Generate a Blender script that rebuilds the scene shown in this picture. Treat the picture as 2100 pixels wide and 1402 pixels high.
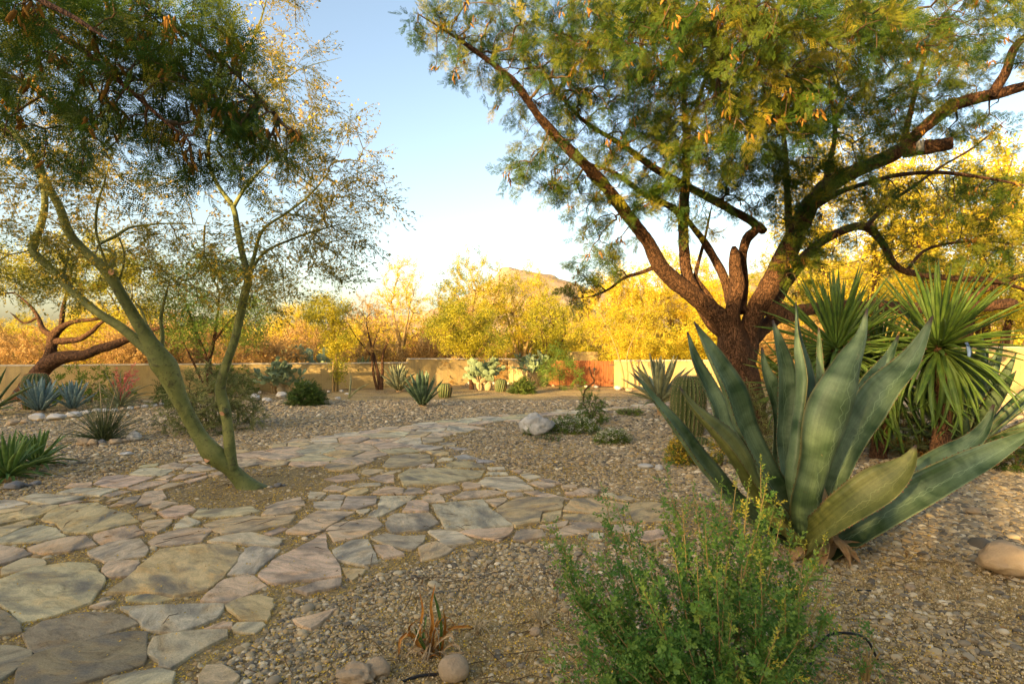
import bpy, math, random
import numpy as np
from mathutils import Vector, Matrix, noise

for o in list(bpy.data.objects):
    bpy.data.objects.remove(o)
SC = bpy.context.scene
COL = SC.collection
RNG = np.random.default_rng(7)
random.seed(7)

# ---------------------------------------------------------------- camera, sky, sun, exposure
FPX, CX, CY, EYE = 1200.0, 1050.0, 701.0, 1.6
cam_d = bpy.data.cameras.new('camera')
cam_d.sensor_width = 36.0
cam_d.lens = FPX / 2100 * 36
cam_d.clip_start = 0.05
cam_d.clip_end = 20000
cam = bpy.data.objects.new('camera', cam_d)
cam.location = (0, 0, EYE)
cam.rotation_euler = (math.radians(90), 0, 0)
COL.objects.link(cam)
SC.camera = cam

SUN_AZ = math.atan2(-0.62, -0.78)      # direction towards the sun: behind the camera, to the left
SUN_EL = math.radians(12)
world = bpy.data.worlds.new('World')
SC.world = world
world.use_nodes = True
wn = world.node_tree.nodes
sky = wn.new('ShaderNodeTexSky')
sky.sky_type = 'NISHITA'
sky.sun_disc = False
sky.sun_elevation = SUN_EL
sky.sun_rotation = SUN_AZ
sky.air_density = 0.95
sky.dust_density = 2.9
sky.ozone_density = 0.15
wn['Background'].inputs['Strength'].default_value = 0.15
world.node_tree.links.new(sky.outputs[0], wn['Background'].inputs['Color'])

sun_d = bpy.data.lights.new('sun', 'SUN')
sun_d.energy = 5.0
sun_d.angle = math.radians(0.5)
sun_d.color = (1.0, 0.69, 0.30)
sun = bpy.data.objects.new('sun', sun_d)
SDIR = Vector((math.sin(SUN_AZ) * math.cos(SUN_EL), math.cos(SUN_AZ) * math.cos(SUN_EL), math.sin(SUN_EL)))
sun.rotation_euler = SDIR.to_track_quat('Z', 'Y').to_euler()
sun.location = SDIR * 60
COL.objects.link(sun)

SC.view_settings.view_transform = 'Standard'
SC.view_settings.look = 'None'
SC.view_settings.exposure = 1.48
SC.view_settings.gamma = 1.0
SC.cycles.max_bounces = 6
SC.cycles.diffuse_bounces = 3
SC.cycles.transmission_bounces = 4

# ---------------------------------------------------------------- helpers
def P(px, py, d):
    """the place that stands at depth d behind photograph pixel (px, py)"""
    return np.array([(px - CX) * d / FPX, d, EYE - (py - CY) * d / FPX])

def G(px, py):
    """ground point seen at a photograph pixel"""
    return P(px, py, FPX * EYE / (py - CY))

def depth_at(py):
    return FPX * EYE / (py - CY)

def tag(o, label=None, cat=None, group=None, kind=None):
    if label: o['label'] = label
    if cat: o['category'] = cat
    if group: o['group'] = group
    if kind: o['kind'] = kind
    return o

def thing(name, loc, label, cat, group=None, rz=0.0, scale=1.0):
    o = bpy.data.objects.new(name, None)
    o.empty_display_size = 0.2
    o.location = loc
    o.rotation_euler = (0, 0, rz)
    o.scale = (scale,) * 3
    COL.objects.link(o)
    return tag(o, label, cat, group)

def link(name, me, parent=None, loc=None):
    o = bpy.data.objects.new(name, me)
    COL.objects.link(o)
    if parent is not None:
        o.parent = parent
    if loc is not None:
        o.location = loc
    return o

def make_mesh(name, V, F, mats=(), smooth=True, fm=None, attrs=None):
    me = bpy.data.meshes.new(name)
    me.from_pydata([tuple(map(float, v)) for v in V], [], [tuple(int(i) for i in f) for f in F])
    for m in (mats if isinstance(mats, (list, tuple)) else [mats]):
        me.materials.append(m)
    if smooth:
        me.polygons.foreach_set('use_smooth', [True] * len(me.polygons))
    if fm is not None:
        me.polygons.foreach_set('material_index', list(fm))
    if attrs:
        for k, a in attrs.items():
            at = me.attributes.new(k, 'FLOAT', 'POINT')
            at.data.foreach_set('value', np.asarray(a, dtype=np.float32))
    me.update()
    return me

class MB:
    """collects vertices and faces of one part"""
    def __init__(self):
        self.V, self.F, self.M, self.n = [], [], [], 0
    def add(self, V, F, m=0):
        V = np.asarray(V, dtype=float)
        self.V.append(V)
        for f in F:
            self.F.append(tuple(int(i) + self.n for i in f))
            self.M.append(m)
        self.n += len(V)
    def mesh(self, name, mats, smooth=True):
        V = np.concatenate(self.V) if self.V else np.zeros((0, 3))
        return make_mesh(name, V, self.F, mats, smooth, self.M)
    def build(self, name, mats, parent=None, smooth=True, origin=None):
        if origin is not None:
            self.V = [v - np.asarray(origin) for v in self.V]
        return link(name, self.mesh(name, mats, smooth), parent)

def norm(v):
    v = np.asarray(v, dtype=float)
    return v / (np.linalg.norm(v, axis=-1, keepdims=True) + 1e-9)

def catmull(pts, step):
    pts = np.asarray(pts, dtype=float)
    if len(pts) < 3:
        n = max(2, int(np.linalg.norm(pts[-1][:3] - pts[0][:3]) / step) + 1)
        t = np.linspace(0, 1, n)[:, None]
        return pts[0] * (1 - t) + pts[-1] * t
    ext = np.vstack([2 * pts[0] - pts[1], pts, 2 * pts[-1] - pts[-2]])
    out = []
    for i in range(1, len(ext) - 2):
        p0, p1, p2, p3 = ext[i - 1], ext[i], ext[i + 1], ext[i + 2]
        n = max(1, int(np.linalg.norm(p2[:3] - p1[:3]) / step))
        for k in range(n):
            t = k / n
            out.append(0.5 * (2 * p1 + (p2 - p0) * t + (2 * p0 - 5 * p1 + 4 * p2 - p3) * t * t
                              + (3 * p1 - p0 - 3 * p2 + p3) * t ** 3))
    out.append(ext[-2])
    return np.array(out)

def frames(pts):
    T = norm(np.gradient(pts, axis=0))
    a = np.array([0, 0, 1.0]) if abs(T[0][2]) < 0.9 else np.array([1.0, 0, 0])
    N = norm(np.cross(T[0], a))
    Ns = [N]
    for i in range(1, len(pts)):
        N = N - T[i] * np.dot(N, T[i])
        l = np.linalg.norm(N)
        N = N / l if l > 1e-6 else Ns[-1]
        Ns.append(N)
    Ns = np.array(Ns)
    return T, Ns, np.cross(T, Ns)

def tube(mb, pts, rad, sides=6, rough=0.0, freq=3.0, cap=False, m=0):
    pts = np.asarray(pts, dtype=float)
    rad = np.broadcast_to(np.asarray(rad, dtype=float), (len(pts),))
    T, N, B = frames(pts)
    a = np.linspace(0, 2 * math.pi, sides, endpoint=False)
    R = rad[:, None] * np.ones((1, sides))
    arc = np.concatenate([[0], np.cumsum(np.linalg.norm(np.diff(pts, axis=0), axis=1))])
    if rough > 0:
        for i in range(len(pts)):
            for k in range(sides):
                q = pts[i] + (N[i] * math.cos(a[k]) + B[i] * math.sin(a[k])) * rad[i]
                ca, sa, sl = math.cos(a[k]), math.sin(a[k]), arc[i]
                fur = abs(noise.noise(Vector((ca * 2.6, sa * 2.6, sl * 2.4)))) + .6 * abs(noise.noise(Vector((ca * 6, sa * 6, sl * 7))))
                R[i, k] *= 1 + rough * (noise.noise(Vector(q * freq * .6)) + 1.5 * (fur - .25) + .35 * noise.noise(Vector(q * freq * 4)))
    V = (pts[:, None, :] + R[..., None] * (np.cos(a)[None, :, None] * N[:, None, :] + np.sin(a)[None, :, None] * B[:, None, :])).reshape(-1, 3)
    F = []
    for i in range(len(pts) - 1):
        for k in range(sides):
            k2 = (k + 1) % sides
            F.append((i * sides + k, i * sides + k2, (i + 1) * sides + k2, (i + 1) * sides + k))
    mb.add(V, F, m)
    if cap:
        base = (len(pts) - 1) * sides
        mb.add(V[base:base + sides], [tuple(range(sides))], cap if isinstance(cap, int) and not isinstance(cap, bool) else m)

def euler_from_axes(X, Y, Z):
    R = np.stack([X, Y, Z], axis=-1)
    ry = -np.arcsin(np.clip(R[:, 2, 0], -1, 1))
    rx = np.arctan2(R[:, 2, 1], R[:, 2, 2])
    rz = np.arctan2(R[:, 1, 0], R[:, 0, 0])
    return np.stack([rx, ry, rz], axis=-1)

def aim(D, roll=None):
    """eulers that turn +X to each direction D"""
    X = norm(D)
    up = np.tile(np.array([0, 0, 1.0]), (len(X), 1))
    up[np.abs(X[:, 2]) > 0.95] = np.array([0, 1.0, 0])
    Y = norm(np.cross(up, X))
    Z = np.cross(X, Y)
    if roll is not None:
        c, s = np.cos(roll)[:, None], np.sin(roll)[:, None]
        Y, Z = Y * c + Z * s, Z * c - Y * s
    return euler_from_axes(X, Y, Z)

# ---------------------------------------------------------------- materials
def nodes_of(name):
    m = bpy.data.materials.new(name)
    m.use_nodes = True
    nt = m.node_tree
    return m, nt, nt.nodes, nt.links, nt.nodes['Principled BSDF']

def ramp(nt, src, stops):
    r = nt.nodes.new('ShaderNodeValToRGB')
    while len(r.color_ramp.elements) < len(stops):
        r.color_ramp.elements.new(0.5)
    for e, (p, c) in zip(r.color_ramp.elements, stops):
        e.position = p
        e.color = (*c, 1)
    nt.links.new(src, r.inputs[0])
    return r.outputs[0]

def tex_noise(nt, scale, detail=4, rough=0.6, vec=None, dist=0.0):
    n = nt.nodes.new('ShaderNodeTexNoise')
    n.inputs['Scale'].default_value = scale
    n.inputs['Detail'].default_value = detail
    n.inputs['Roughness'].default_value = rough
    n.inputs['Distortion'].default_value = dist
    if vec is not None:
        nt.links.new(vec, n.inputs['Vector'])
    return n

def coords(nt, kind='Object', scale=None, rot=None):
    tc = nt.nodes.new('ShaderNodeTexCoord')
    out = tc.outputs[kind]
    if scale or rot:
        mp = nt.nodes.new('ShaderNodeMapping')
        if scale: mp.inputs['Scale'].default_value = scale
        if rot: mp.inputs['Rotation'].default_value = rot
        nt.links.new(out, mp.inputs['Vector'])
        out = mp.outputs[0]
    return out

def world_pos(nt):
    return nt.nodes.new('ShaderNodeNewGeometry').outputs['Position']

def bump(nt, bsdf, src, strength=0.4, dist=0.02, prev=None):
    b = nt.nodes.new('ShaderNodeBump')
    b.inputs['Strength'].default_value = strength
    b.inputs['Distance'].default_value = dist
    nt.links.new(src, b.inputs['Height'])
    if prev is not None:
        nt.links.new(prev, b.inputs['Normal'])
    nt.links.new(b.outputs[0], bsdf.inputs['Normal'])
    return b.outputs[0]

def mix(nt, a, b, fac, mode='MIX'):
    m = nt.nodes.new('ShaderNodeMix')
    m.data_type = 'RGBA'
    m.blend_type = mode
    for s, v in ((m.inputs[6], a), (m.inputs[7], b)):
        if isinstance(v, tuple): s.default_value = (*v, 1)
        else: nt.links.new(v, s)
    if isinstance(fac, (int, float)): m.inputs[0].default_value = fac
    else: nt.links.new(fac, m.inputs[0])
    return m.outputs[2]

def simple(name, c1, c2, scale=8.0, rough=0.85, bs=0.3, bd=0.01, detail=5, bscale=None, space='Object'):
    m, nt, N, L, b = nodes_of(name)
    v = coords(nt, space)
    n = tex_noise(nt, scale, detail, 0.65, v)
    L.new(ramp(nt, n.outputs[0], [(0.3, c1), (0.7, c2)]), b.inputs['Base Color'])
    b.inputs['Roughness'].default_value = rough
    b.inputs['Specular IOR Level'].default_value = 0.25
    if bs:
        n2 = tex_noise(nt, bscale or scale * 4, 6, 0.7, v)
        bump(nt, b, n2.outputs[0], bs, bd)
    return m

def leaf_mat(name, stops, trans=0.35, rough=0.55, spec=0.25):
    """foliage: per-instance tint through a colour ramp, thin enough to let light through"""
    m, nt, N, L, b = nodes_of(name)
    at = N.new('ShaderNodeAttribute')
    at.attribute_type = 'INSTANCER'
    at.attribute_name = 'tint'
    c = ramp(nt, at.outputs['Fac'], stops)
    L.new(c, b.inputs['Base Color'])
    b.inputs['Roughness'].default_value = rough
    b.inputs['Specular IOR Level'].default_value = spec
    t = N.new('ShaderNodeBsdfTranslucent')
    L.new(c, t.inputs['Color'])
    mx = N.new('ShaderNodeMixShader')
    mx.inputs[0].default_value = trans
    L.new(b.outputs[0], mx.inputs[1])
    L.new(t.outputs[0], mx.inputs[2])
    L.new(mx.outputs[0], N['Material Output'].inputs['Surface'])
    return m

def bark_mat(name, dark, light, scale=14, stretch=0.25, bs=1.0, bd=0.03):
    m, nt, N, L, b = nodes_of(name)
    v = coords(nt, 'Object', scale=(1, 1, stretch))
    warp = tex_noise(nt, scale * .6, 4, 0.6, v)
    ad = N.new('ShaderNodeVectorMath'); ad.operation = 'MULTIPLY_ADD'
    L.new(warp.outputs['Color'], ad.inputs[0]); ad.inputs[1].default_value = (.2, .2, .2); L.new(v, ad.inputs[2])
    vo = N.new('ShaderNodeTexVoronoi'); vo.feature = 'DISTANCE_TO_EDGE'; vo.inputs['Scale'].default_value = scale * 1.3
    L.new(ad.outputs[0], vo.inputs['Vector'])
    n = tex_noise(nt, scale, 8, 0.7, v, 0.6)
    n2 = tex_noise(nt, scale * 0.2, 3, 0.5, v)
    plate = ramp(nt, vo.outputs['Distance'], [(0.0, (0.1,) * 3), (0.10, (1,) * 3)])
    c = ramp(nt, n.outputs[0], [(0.34, dark), (0.66, light)])
    c = mix(nt, c, tuple(x * 0.5 for x in light), n2.outputs[0])
    c = mix(nt, tuple(x * 0.8 for x in dark), c, plate)
    L.new(c, b.inputs['Base Color'])
    b.inputs['Roughness'].default_value = 0.85
    b.inputs['Specular IOR Level'].default_value = 0.25
    h = bump(nt, b, plate, bs, bd)
    bump(nt, b, n.outputs[0], bs * .7, bd * .6, h)
    return m

def ground_mat(name, pebble=True, sand=(0.56, 0.39, 0.15)):
    m, nt, N, L, b = nodes_of(name)
    v = world_pos(nt)
    vo = N.new('ShaderNodeTexVoronoi')
    vo.inputs['Scale'].default_value = 26
    L.new(v, vo.inputs['Vector'])
    sep = N.new('ShaderNodeSeparateColor')
    L.new(vo.outputs['Color'], sep.inputs[0])
    peb = ramp(nt, sep.outputs[0], [(0.0, (0.13, 0.103, 0.068)), (0.25, (0.26, 0.205, 0.13)), (0.5, (0.40, 0.295, 0.15)),
                                    (0.75, (0.43, 0.335, 0.20)), (1.0, (0.66, 0.55, 0.37))])
    dn = ramp(nt, vo.outputs['Distance'], [(0.25, (1, 1, 1)), (0.75, (0.35, 0.3, 0.25))])
    peb = mix(nt, peb, dn, 1.0, 'MULTIPLY')
    fine = tex_noise(nt, 90, 3, 0.8, v)
    sandc = ramp(nt, fine.outputs[0], [(0.3, tuple(x * 0.55 for x in sand)), (0.7, tuple(min(1, x * 1.35) for x in sand))])
    big = tex_noise(nt, 0.55, 4, 0.6, v)
    mask = ramp(nt, big.outputs[0], [(0.42, (0.15,) * 3), (0.62, (0.95,) * 3)] if pebble else [(0.0, (0.9,) * 3), (1.0, (1.0,) * 3)])
    c = mix(nt, peb, sandc, mask)
    pat = tex_noise(nt, 2.3, 4, 0.6, v)
    c = mix(nt, c, (0.75, 0.66, 0.5), ramp(nt, pat.outputs[0], [(0.45, (0,) * 3), (0.75, (0.35,) * 3)]), 'MULTIPLY')
    L.new(c, b.inputs['Base Color'])
    b.inputs['Roughness'].default_value = 0.95
    b.inputs['Specular IOR Level'].default_value = 0.15
    inv = N.new('ShaderNodeMath'); inv.operation = 'SUBTRACT'; inv.inputs[0].default_value = 1.0
    L.new(vo.outputs['Distance'], inv.inputs[1])
    h = bump(nt, b, inv.outputs[0], 0.8, 0.02)
    bump(nt, b, fine.outputs[0], 0.5, 0.01, h)
    return m

def flag_mat():
    m, nt, N, L, b = nodes_of('sandstone_flag')
    oi = N.new('ShaderNodeObjectInfo')
    v = coords(nt, 'Object')
    rt = N.new('ShaderNodeVectorRotate'); rt.rotation_type = 'Z_AXIS'
    L.new(v, rt.inputs['Vector'])
    ang = N.new('ShaderNodeMath'); ang.operation = 'MULTIPLY'; ang.inputs[1].default_value = 6.0
    L.new(oi.outputs['Random'], ang.inputs[0])
    L.new(ang.outputs[0], rt.inputs['Angle'])
    mp = N.new('ShaderNodeMapping'); mp.inputs['Scale'].default_value = (1.0, 1.9, 1)
    L.new(rt.outputs[0], mp.inputs['Vector'])
    ad = N.new('ShaderNodeVectorMath'); ad.operation = 'ADD'
    L.new(mp.outputs[0], ad.inputs[0]); 
    cx = N.new('ShaderNodeCombineXYZ'); L.new(ang.outputs[0], cx.inputs[2]); L.new(ang.outputs[0], cx.inputs[0])
    L.new(cx.outputs[0], ad.inputs[1])
    st = tex_noise(nt, 4.5, 9, 0.72, ad.outputs[0], 0.8)
    bl = tex_noise(nt, 2.6, 5, 0.6, ad.outputs[0], 0.3)
    gr = tex_noise(nt, 140, 2, 0.7, v)
    c = mix(nt, oi.outputs['Color'], ramp(nt, st.outputs[0], [(0.27, (0.24, 0.225, 0.20)), (0.40, (0.74, 0.72, 0.69)), (0.52, (1.0, 0.99, 0.97)), (0.72, (1.28, 1.25, 1.18))]), 1.0, 'MULTIPLY')
    warm = tex_noise(nt, 3.1, 4, 0.6, ad.outputs[0], 0.5)
    c = mix(nt, c, (1.05, 0.86, 0.62), ramp(nt, warm.outputs[0], [(0.5, (0,) * 3), (0.72, (0.8,) * 3)]), 'MULTIPLY')
    c = mix(nt, c, (0.15, 0.145, 0.13), ramp(nt, bl.outputs[0], [(0.46, (0,) * 3), (0.56, (0.42,) * 3), (0.68, (0.8,) * 3)]))
    sp = tex_noise(nt, 34, 3, 0.7, v)
    c = mix(nt, c, (0.10, 0.09, 0.08), ramp(nt, sp.outputs[0], [(0.68, (0,) * 3), (0.76, (0.7,) * 3)]))
    c = mix(nt, c, ramp(nt, gr.outputs[0], [(0.3, (0.78,) * 3), (0.7, (1.15,) * 3)]), 1.0, 'MULTIPLY')
    L.new(c, b.inputs['Base Color'])
    b.inputs['Roughness'].default_value = 0.85
    b.inputs['Specular IOR Level'].default_value = 0.25
    crack = tex_noise(nt, 9, 8, 0.75, ad.outputs[0], 1.2)
    h = bump(nt, b, st.outputs[0], 0.9, 0.022)
    h = bump(nt, b, crack.outputs[0], 0.9, 0.012, h)
    bump(nt, b, gr.outputs[0], 0.4, 0.003, h)
    return m

def agave_mat(name, a, c_, edge, band=1.0):
    """succulent leaf: u runs along the leaf, s across it"""
    m, nt, N, L, b = nodes_of(name)
    au = N.new('ShaderNodeAttribute'); au.attribute_name = 'u'
    as_ = N.new('ShaderNodeAttribute'); as_.attribute_name = 's'
    cx = N.new('ShaderNodeCombineXYZ')
    L.new(au.outputs['Fac'], cx.inputs[0]); L.new(as_.outputs['Fac'], cx.inputs[1])
    oi = N.new('ShaderNodeObjectInfo'); 
    ml = N.new('ShaderNodeMath'); ml.operation = 'MULTIPLY'; ml.inputs[1].default_value = 37
    L.new(oi.outputs['Random'], ml.inputs[0]); L.new(ml.outputs[0], cx.inputs[2])
    mp = N.new('ShaderNodeMapping'); mp.inputs['Scale'].default_value = (7, 0.35, 1)
    L.new(cx.outputs[0], mp.inputs[0])
    bands = tex_noise(nt, 1.0, 3, 0.55, mp.outputs[0], 0.4)
    mp2 = N.new('ShaderNodeMapping'); mp2.inputs['Scale'].default_value = (1.0, 9, 1)
    L.new(cx.outputs[0], mp2.inputs[0])
    lines = tex_noise(nt, 1.6, 5, 0.6, mp2.outputs[0])
    fine = tex_noise(nt, 60, 4, 0.7, coords(nt, 'Object'))
    c = ramp(nt, bands.outputs[0], [(0.36, a), (0.62, c_)])
    c = mix(nt, c, ramp(nt, lines.outputs[0], [(0.3, (0.72, 0.74, 0.7)), (0.7, (1.15, 1.15, 1.1))]), 0.9, 'MULTIPLY')
    c = mix(nt, c, ramp(nt, fine.outputs[0], [(0.3, (0.8,) * 3), (0.7, (1.12,) * 3)]), 0.8, 'MULTIPLY')
    sc = tex_noise(nt, 14, 6, 0.75, coords(nt, 'Object'), 1.5)
    c = mix(nt, c, (0.32, 0.20, 0.09), ramp(nt, sc.outputs[0], [(0.66, (0,) * 3), (0.72, (0.8,) * 3)]))
    # pale prints left by neighbouring leaves in the bud
    mp3 = N.new('ShaderNodeMapping'); mp3.inputs['Scale'].default_value = (5.5, 0, 1)
    L.new(cx.outputs[0], mp3.inputs[0])
    zz = tex_noise(nt, 1.0, 3, 0.7, mp3.outputs[0])
    for k_, wd in ((1.5, .03), (-1.9, .022)):
        ma = N.new('ShaderNodeMath'); ma.operation = 'MULTIPLY_ADD'
        L.new(zz.outputs[0], ma.inputs[0]); ma.inputs[1].default_value = k_; ma.inputs[2].default_value = -k_ * .5
        sb = N.new('ShaderNodeMath'); sb.operation = 'SUBTRACT'; L.new(as_.outputs['Fac'], sb.inputs[0]); L.new(ma.outputs[0], sb.inputs[1])
        av = N.new('ShaderNodeMath'); av.operation = 'ABSOLUTE'; L.new(sb.outputs[0], av.inputs[0])
        c = mix(nt, c, tuple(min(1, x * 1.7 + .03) for x in c_), ramp(nt, av.outputs[0], [(0.0, (.42,) * 3), (wd, (0,) * 3)]))
    ab = N.new('ShaderNodeMath'); ab.operation = 'ABSOLUTE'; L.new(as_.outputs['Fac'], ab.inputs[0])
    c = mix(nt, c, edge, ramp(nt, ab.outputs[0], [(0.93, (0,) * 3), (1.0, (0.7,) * 3)]))
    tip = ramp(nt, au.outputs['Fac'], [(0.955, (0,) * 3), (0.985, (1,) * 3)])
    c = mix(nt, c, (0.06, 0.04, 0.03), tip)
    L.new(c, b.inputs['Base Color'])
    b.inputs['Roughness'].default_value = 0.5
    b.inputs['Specular IOR Level'].default_value = 0.35
    h = bump(nt, b, lines.outputs[0], 0.25, 0.01)
    bump(nt, b, fine.outputs[0], 0.12, 0.004, h)
    return m

M = {}
M['ground'] = ground_mat('gravel_ground')
M['bed'] = ground_mat('sandy_bed', False, (0.33, 0.235, 0.105))
M['flag'] = flag_mat()
def stucco_mat():
    m, nt, N, L, b = nodes_of('ochre_stucco')
    v = coords(nt, 'Object')
    big = tex_noise(nt, 1.3, 6, 0.65, v, 0.4)
    st = tex_noise(nt, 2.2, 6, 0.7, coords(nt, 'Object', scale=(3.0, 3.0, .28)), 0.5)
    fine = tex_noise(nt, 55, 5, 0.7, v)
    c = ramp(nt, big.outputs[0], [(0.3, (0.42, 0.30, 0.125)), (0.5, (0.53, 0.385, 0.165)), (0.7, (0.62, 0.465, 0.22))])
    c = mix(nt, c, (0.30, 0.225, 0.13), ramp(nt, st.outputs[0], [(0.52, (0,) * 3), (0.72, (0.7,) * 3)]))
    c = mix(nt, c, ramp(nt, fine.outputs[0], [(0.3, (0.84,) * 3), (0.7, (1.1,) * 3)]), 1.0, 'MULTIPLY')
    L.new(c, b.inputs['Base Color'])
    b.inputs['Roughness'].default_value = 0.95
    b.inputs['Specular IOR Level'].default_value = 0.15
    bump(nt, b, fine.outputs[0], 0.6, 0.012)
    return m
M['stucco'] = stucco_mat()
M['stucco_old'] = simple('ochre_stucco', (0.46, 0.33, 0.14), (0.58, 0.42, 0.19), 1.6, 0.95, 0.5, 0.012, 6, 60)
M['stucco_cap'] = simple('pale_stucco', (0.5, 0.42, 0.28), (0.6, 0.5, 0.34), 2.0, 0.95, 0.4, 0.01, 5, 60)
M['wood'] = bark_mat('red_brown_wood', (0.24, 0.075, 0.025), (0.42, 0.15, 0.05), 9, 0.12, 0.5, 0.008)
M['iron'] = simple('dark_iron', (0.03, 0.03, 0.03), (0.07, 0.06, 0.05), 20, 0.6, 0.1)
M['bark'] = bark_mat('mesquite_bark', (0.045, 0.023, 0.012), (0.25, 0.12, 0.055), 20, 0.33, 1.0, 0.06)
def palo_bark():
    m, nt, N, L, b = nodes_of('green_bark')
    v = coords(nt, 'Object')
    big = tex_noise(nt, 2.6, 4, 0.6, v, 0.6)
    mid = tex_noise(nt, 11, 6, 0.7, v, 1.0)
    spot = tex_noise(nt, 42, 3, 0.6, v)
    c = ramp(nt, big.outputs[0], [(0.3, (0.075, 0.09, 0.02)), (0.5, (0.145, 0.162, 0.042)), (0.72, (0.27, 0.265, 0.075))])
    c = mix(nt, c, (0.045, 0.04, 0.018), ramp(nt, mid.outputs[0], [(0.53, (0,) * 3), (0.68, (0.85,) * 3)]))
    c = mix(nt, c, (0.05, 0.045, 0.02), ramp(nt, spot.outputs[0], [(0.60, (0,) * 3), (0.68, (0.8,) * 3)]))
    L.new(c, b.inputs['Base Color'])
    b.inputs['Roughness'].default_value = 0.65
    b.inputs['Specular IOR Level'].default_value = 0.3
    h = bump(nt, b, mid.outputs[0], 0.7, 0.02)
    bump(nt, b, spot.outputs[0], 0.4, 0.006, h)
    return m
M['greenbark'] = palo_bark()
M['twig'] = simple('brown_twig', (0.07, 0.045, 0.025), (0.16, 0.10, 0.05), 6, 0.9, 0)
M['greentwig'] = simple('green_twig', (0.13, 0.12, 0.04), (0.24, 0.21, 0.08), 6, 0.85, 0)
M['goldtwig'] = simple('straw_twig', (0.26, 0.17, 0.06), (0.42, 0.29, 0.11), 5, 0.9, 0)
M['dry'] = simple('dried_leaf', (0.28, 0.15, 0.06), (0.52, 0.36, 0.18), 7, 0.9, 0.3)
M['cutwood'] = simple('cut_wood', (0.45, 0.22, 0.12), (0.6, 0.36, 0.2), 20, 0.9, 0.2)
M['L_mesq'] = leaf_mat('mesquite_leaf', [(0, (0.022, 0.06, 0.006)), (0.45, (0.065, 0.125, 0.012)), (0.8, (0.17, 0.20, 0.018)), (1, (0.34, 0.27, 0.02))], 0.42)
M['L_mesqy'] = leaf_mat('mesquite_leaf_young', [(0, (0.12, 0.16, 0.015)), (0.5, (0.27, 0.27, 0.02)), (1, (0.48, 0.38, 0.03))], 0.5)
M['L_palo'] = leaf_mat('palo_verde_leaf', [(0, (0.09, 0.11, 0.015)), (0.5, (0.22, 0.21, 0.03)), (1, (0.50, 0.36, 0.03))], 0.5)
M['L_gold'] = leaf_mat('golden_palo_verde_leaf', [(0, (0.14, 0.19, 0.02)), (0.45, (0.56, 0.46, 0.03)), (1, (0.80, 0.58, 0.05))], 0.45)
M['L_scrub'] = leaf_mat('dry_scrub_leaf', [(0, (0.18, 0.12, 0.035)), (0.5, (0.45, 0.27, 0.08)), (1, (0.65, 0.42, 0.15))], 0.35)
M['L_green'] = leaf_mat('small_green_leaf', [(0, (0.035, 0.085, 0.012)), (0.5, (0.085, 0.17, 0.022)), (1, (0.24, 0.29, 0.04))], 0.38)
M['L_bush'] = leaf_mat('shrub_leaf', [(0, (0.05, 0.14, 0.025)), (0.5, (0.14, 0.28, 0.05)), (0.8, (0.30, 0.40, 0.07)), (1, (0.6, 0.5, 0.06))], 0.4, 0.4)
M['L_grey'] = leaf_mat('grey_shrub_leaf', [(0, (0.06, 0.075, 0.018)), (0.6, (0.19, 0.21, 0.06)), (1, (0.42, 0.40, 0.15))], 0.3)
M['L_dark'] = leaf_mat('dark_shrub_leaf', [(0, (0.03, 0.065, 0.008)), (0.6, (0.085, 0.13, 0.02)), (1, (0.18, 0.21, 0.04))], 0.25)
M['L_white'] = leaf_mat('small_white_flower', [(0, (0.55, 0.5, 0.35)), (1, (0.8, 0.75, 0.55))], 0.2)
M['L_yellow'] = leaf_mat('yellow_flower', [(0, (0.5, 0.33, 0.03)), (1, (0.75, 0.5, 0.05))], 0.3)
M['L_pink'] = leaf_mat('coral_flower', [(0, (0.55, 0.13, 0.10)), (1, (0.7, 0.22, 0.16))], 0.3)
M['L_litter'] = leaf_mat('fallen_petal', [(0, (0.42, 0.27, 0.06)), (0.6, (0.66, 0.44, 0.07)), (1, (0.85, 0.52, 0.03))], 0.0, 0.9)
M['catkin'] = leaf_mat('catkin', [(0, (0.26, 0.12, 0.02)), (1, (0.62, 0.33, 0.06))], 0.35, 0.9)
M['agave'] = agave_mat('blue_green_agave', (0.032, 0.068, 0.022), (0.17, 0.235, 0.12), (0.45, 0.38, 0.14))
M['agave_olive'] = agave_mat('olive_agave', (0.09, 0.105, 0.022), (0.215, 0.215, 0.06), (0.30, 0.24, 0.10))
M['agave_blue'] = agave_mat('powder_blue_agave', (0.12, 0.19, 0.18), (0.25, 0.34, 0.32), (0.3, 0.3, 0.2))
M['agave_green'] = agave_mat('green_agave', (0.06, 0.10, 0.03), (0.15, 0.19, 0.06), (0.4, 0.36, 0.12))
M['agave_pale'] = agave_mat('pale_agave', (0.2, 0.21, 0.10), (0.36, 0.35, 0.18), (0.4, 0.36, 0.2))
M['yucca'] = agave_mat('yucca_blade', (0.05, 0.105, 0.014), (0.13, 0.20, 0.03), (0.3, 0.32, 0.07))
M['strap'] = agave_mat('bright_green_strap', (0.07, 0.15, 0.03), (0.17, 0.27, 0.06), (0.34, 0.36, 0.12))
M['drystrap'] = agave_mat('orange_dry_strap', (0.45, 0.15, 0.015), (0.62, 0.31, 0.07), (0.5, 0.3, 0.1))
M['drypale'] = agave_mat('straw_dry_strap', (0.4, 0.26, 0.13), (0.6, 0.45, 0.27), (0.6, 0.45, 0.25))
M['hesper'] = simple('thin_dark_blade', (0.05, 0.07, 0.025), (0.12, 0.15, 0.06), 4, 0.6, 0)
M['cactus'] = simple('barrel_skin', (0.06, 0.085, 0.025), (0.12, 0.15, 0.05), 6, 0.6, 0.2)
M['spine'] = simple('cactus_spine', (0.38, 0.26, 0.12), (0.6, 0.47, 0.27), 10, 0.8, 0)
M['redspine'] = simple('red_cactus_spine', (0.42, 0.16, 0.08), (0.6, 0.3, 0.16), 10, 0.8, 0)
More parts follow.
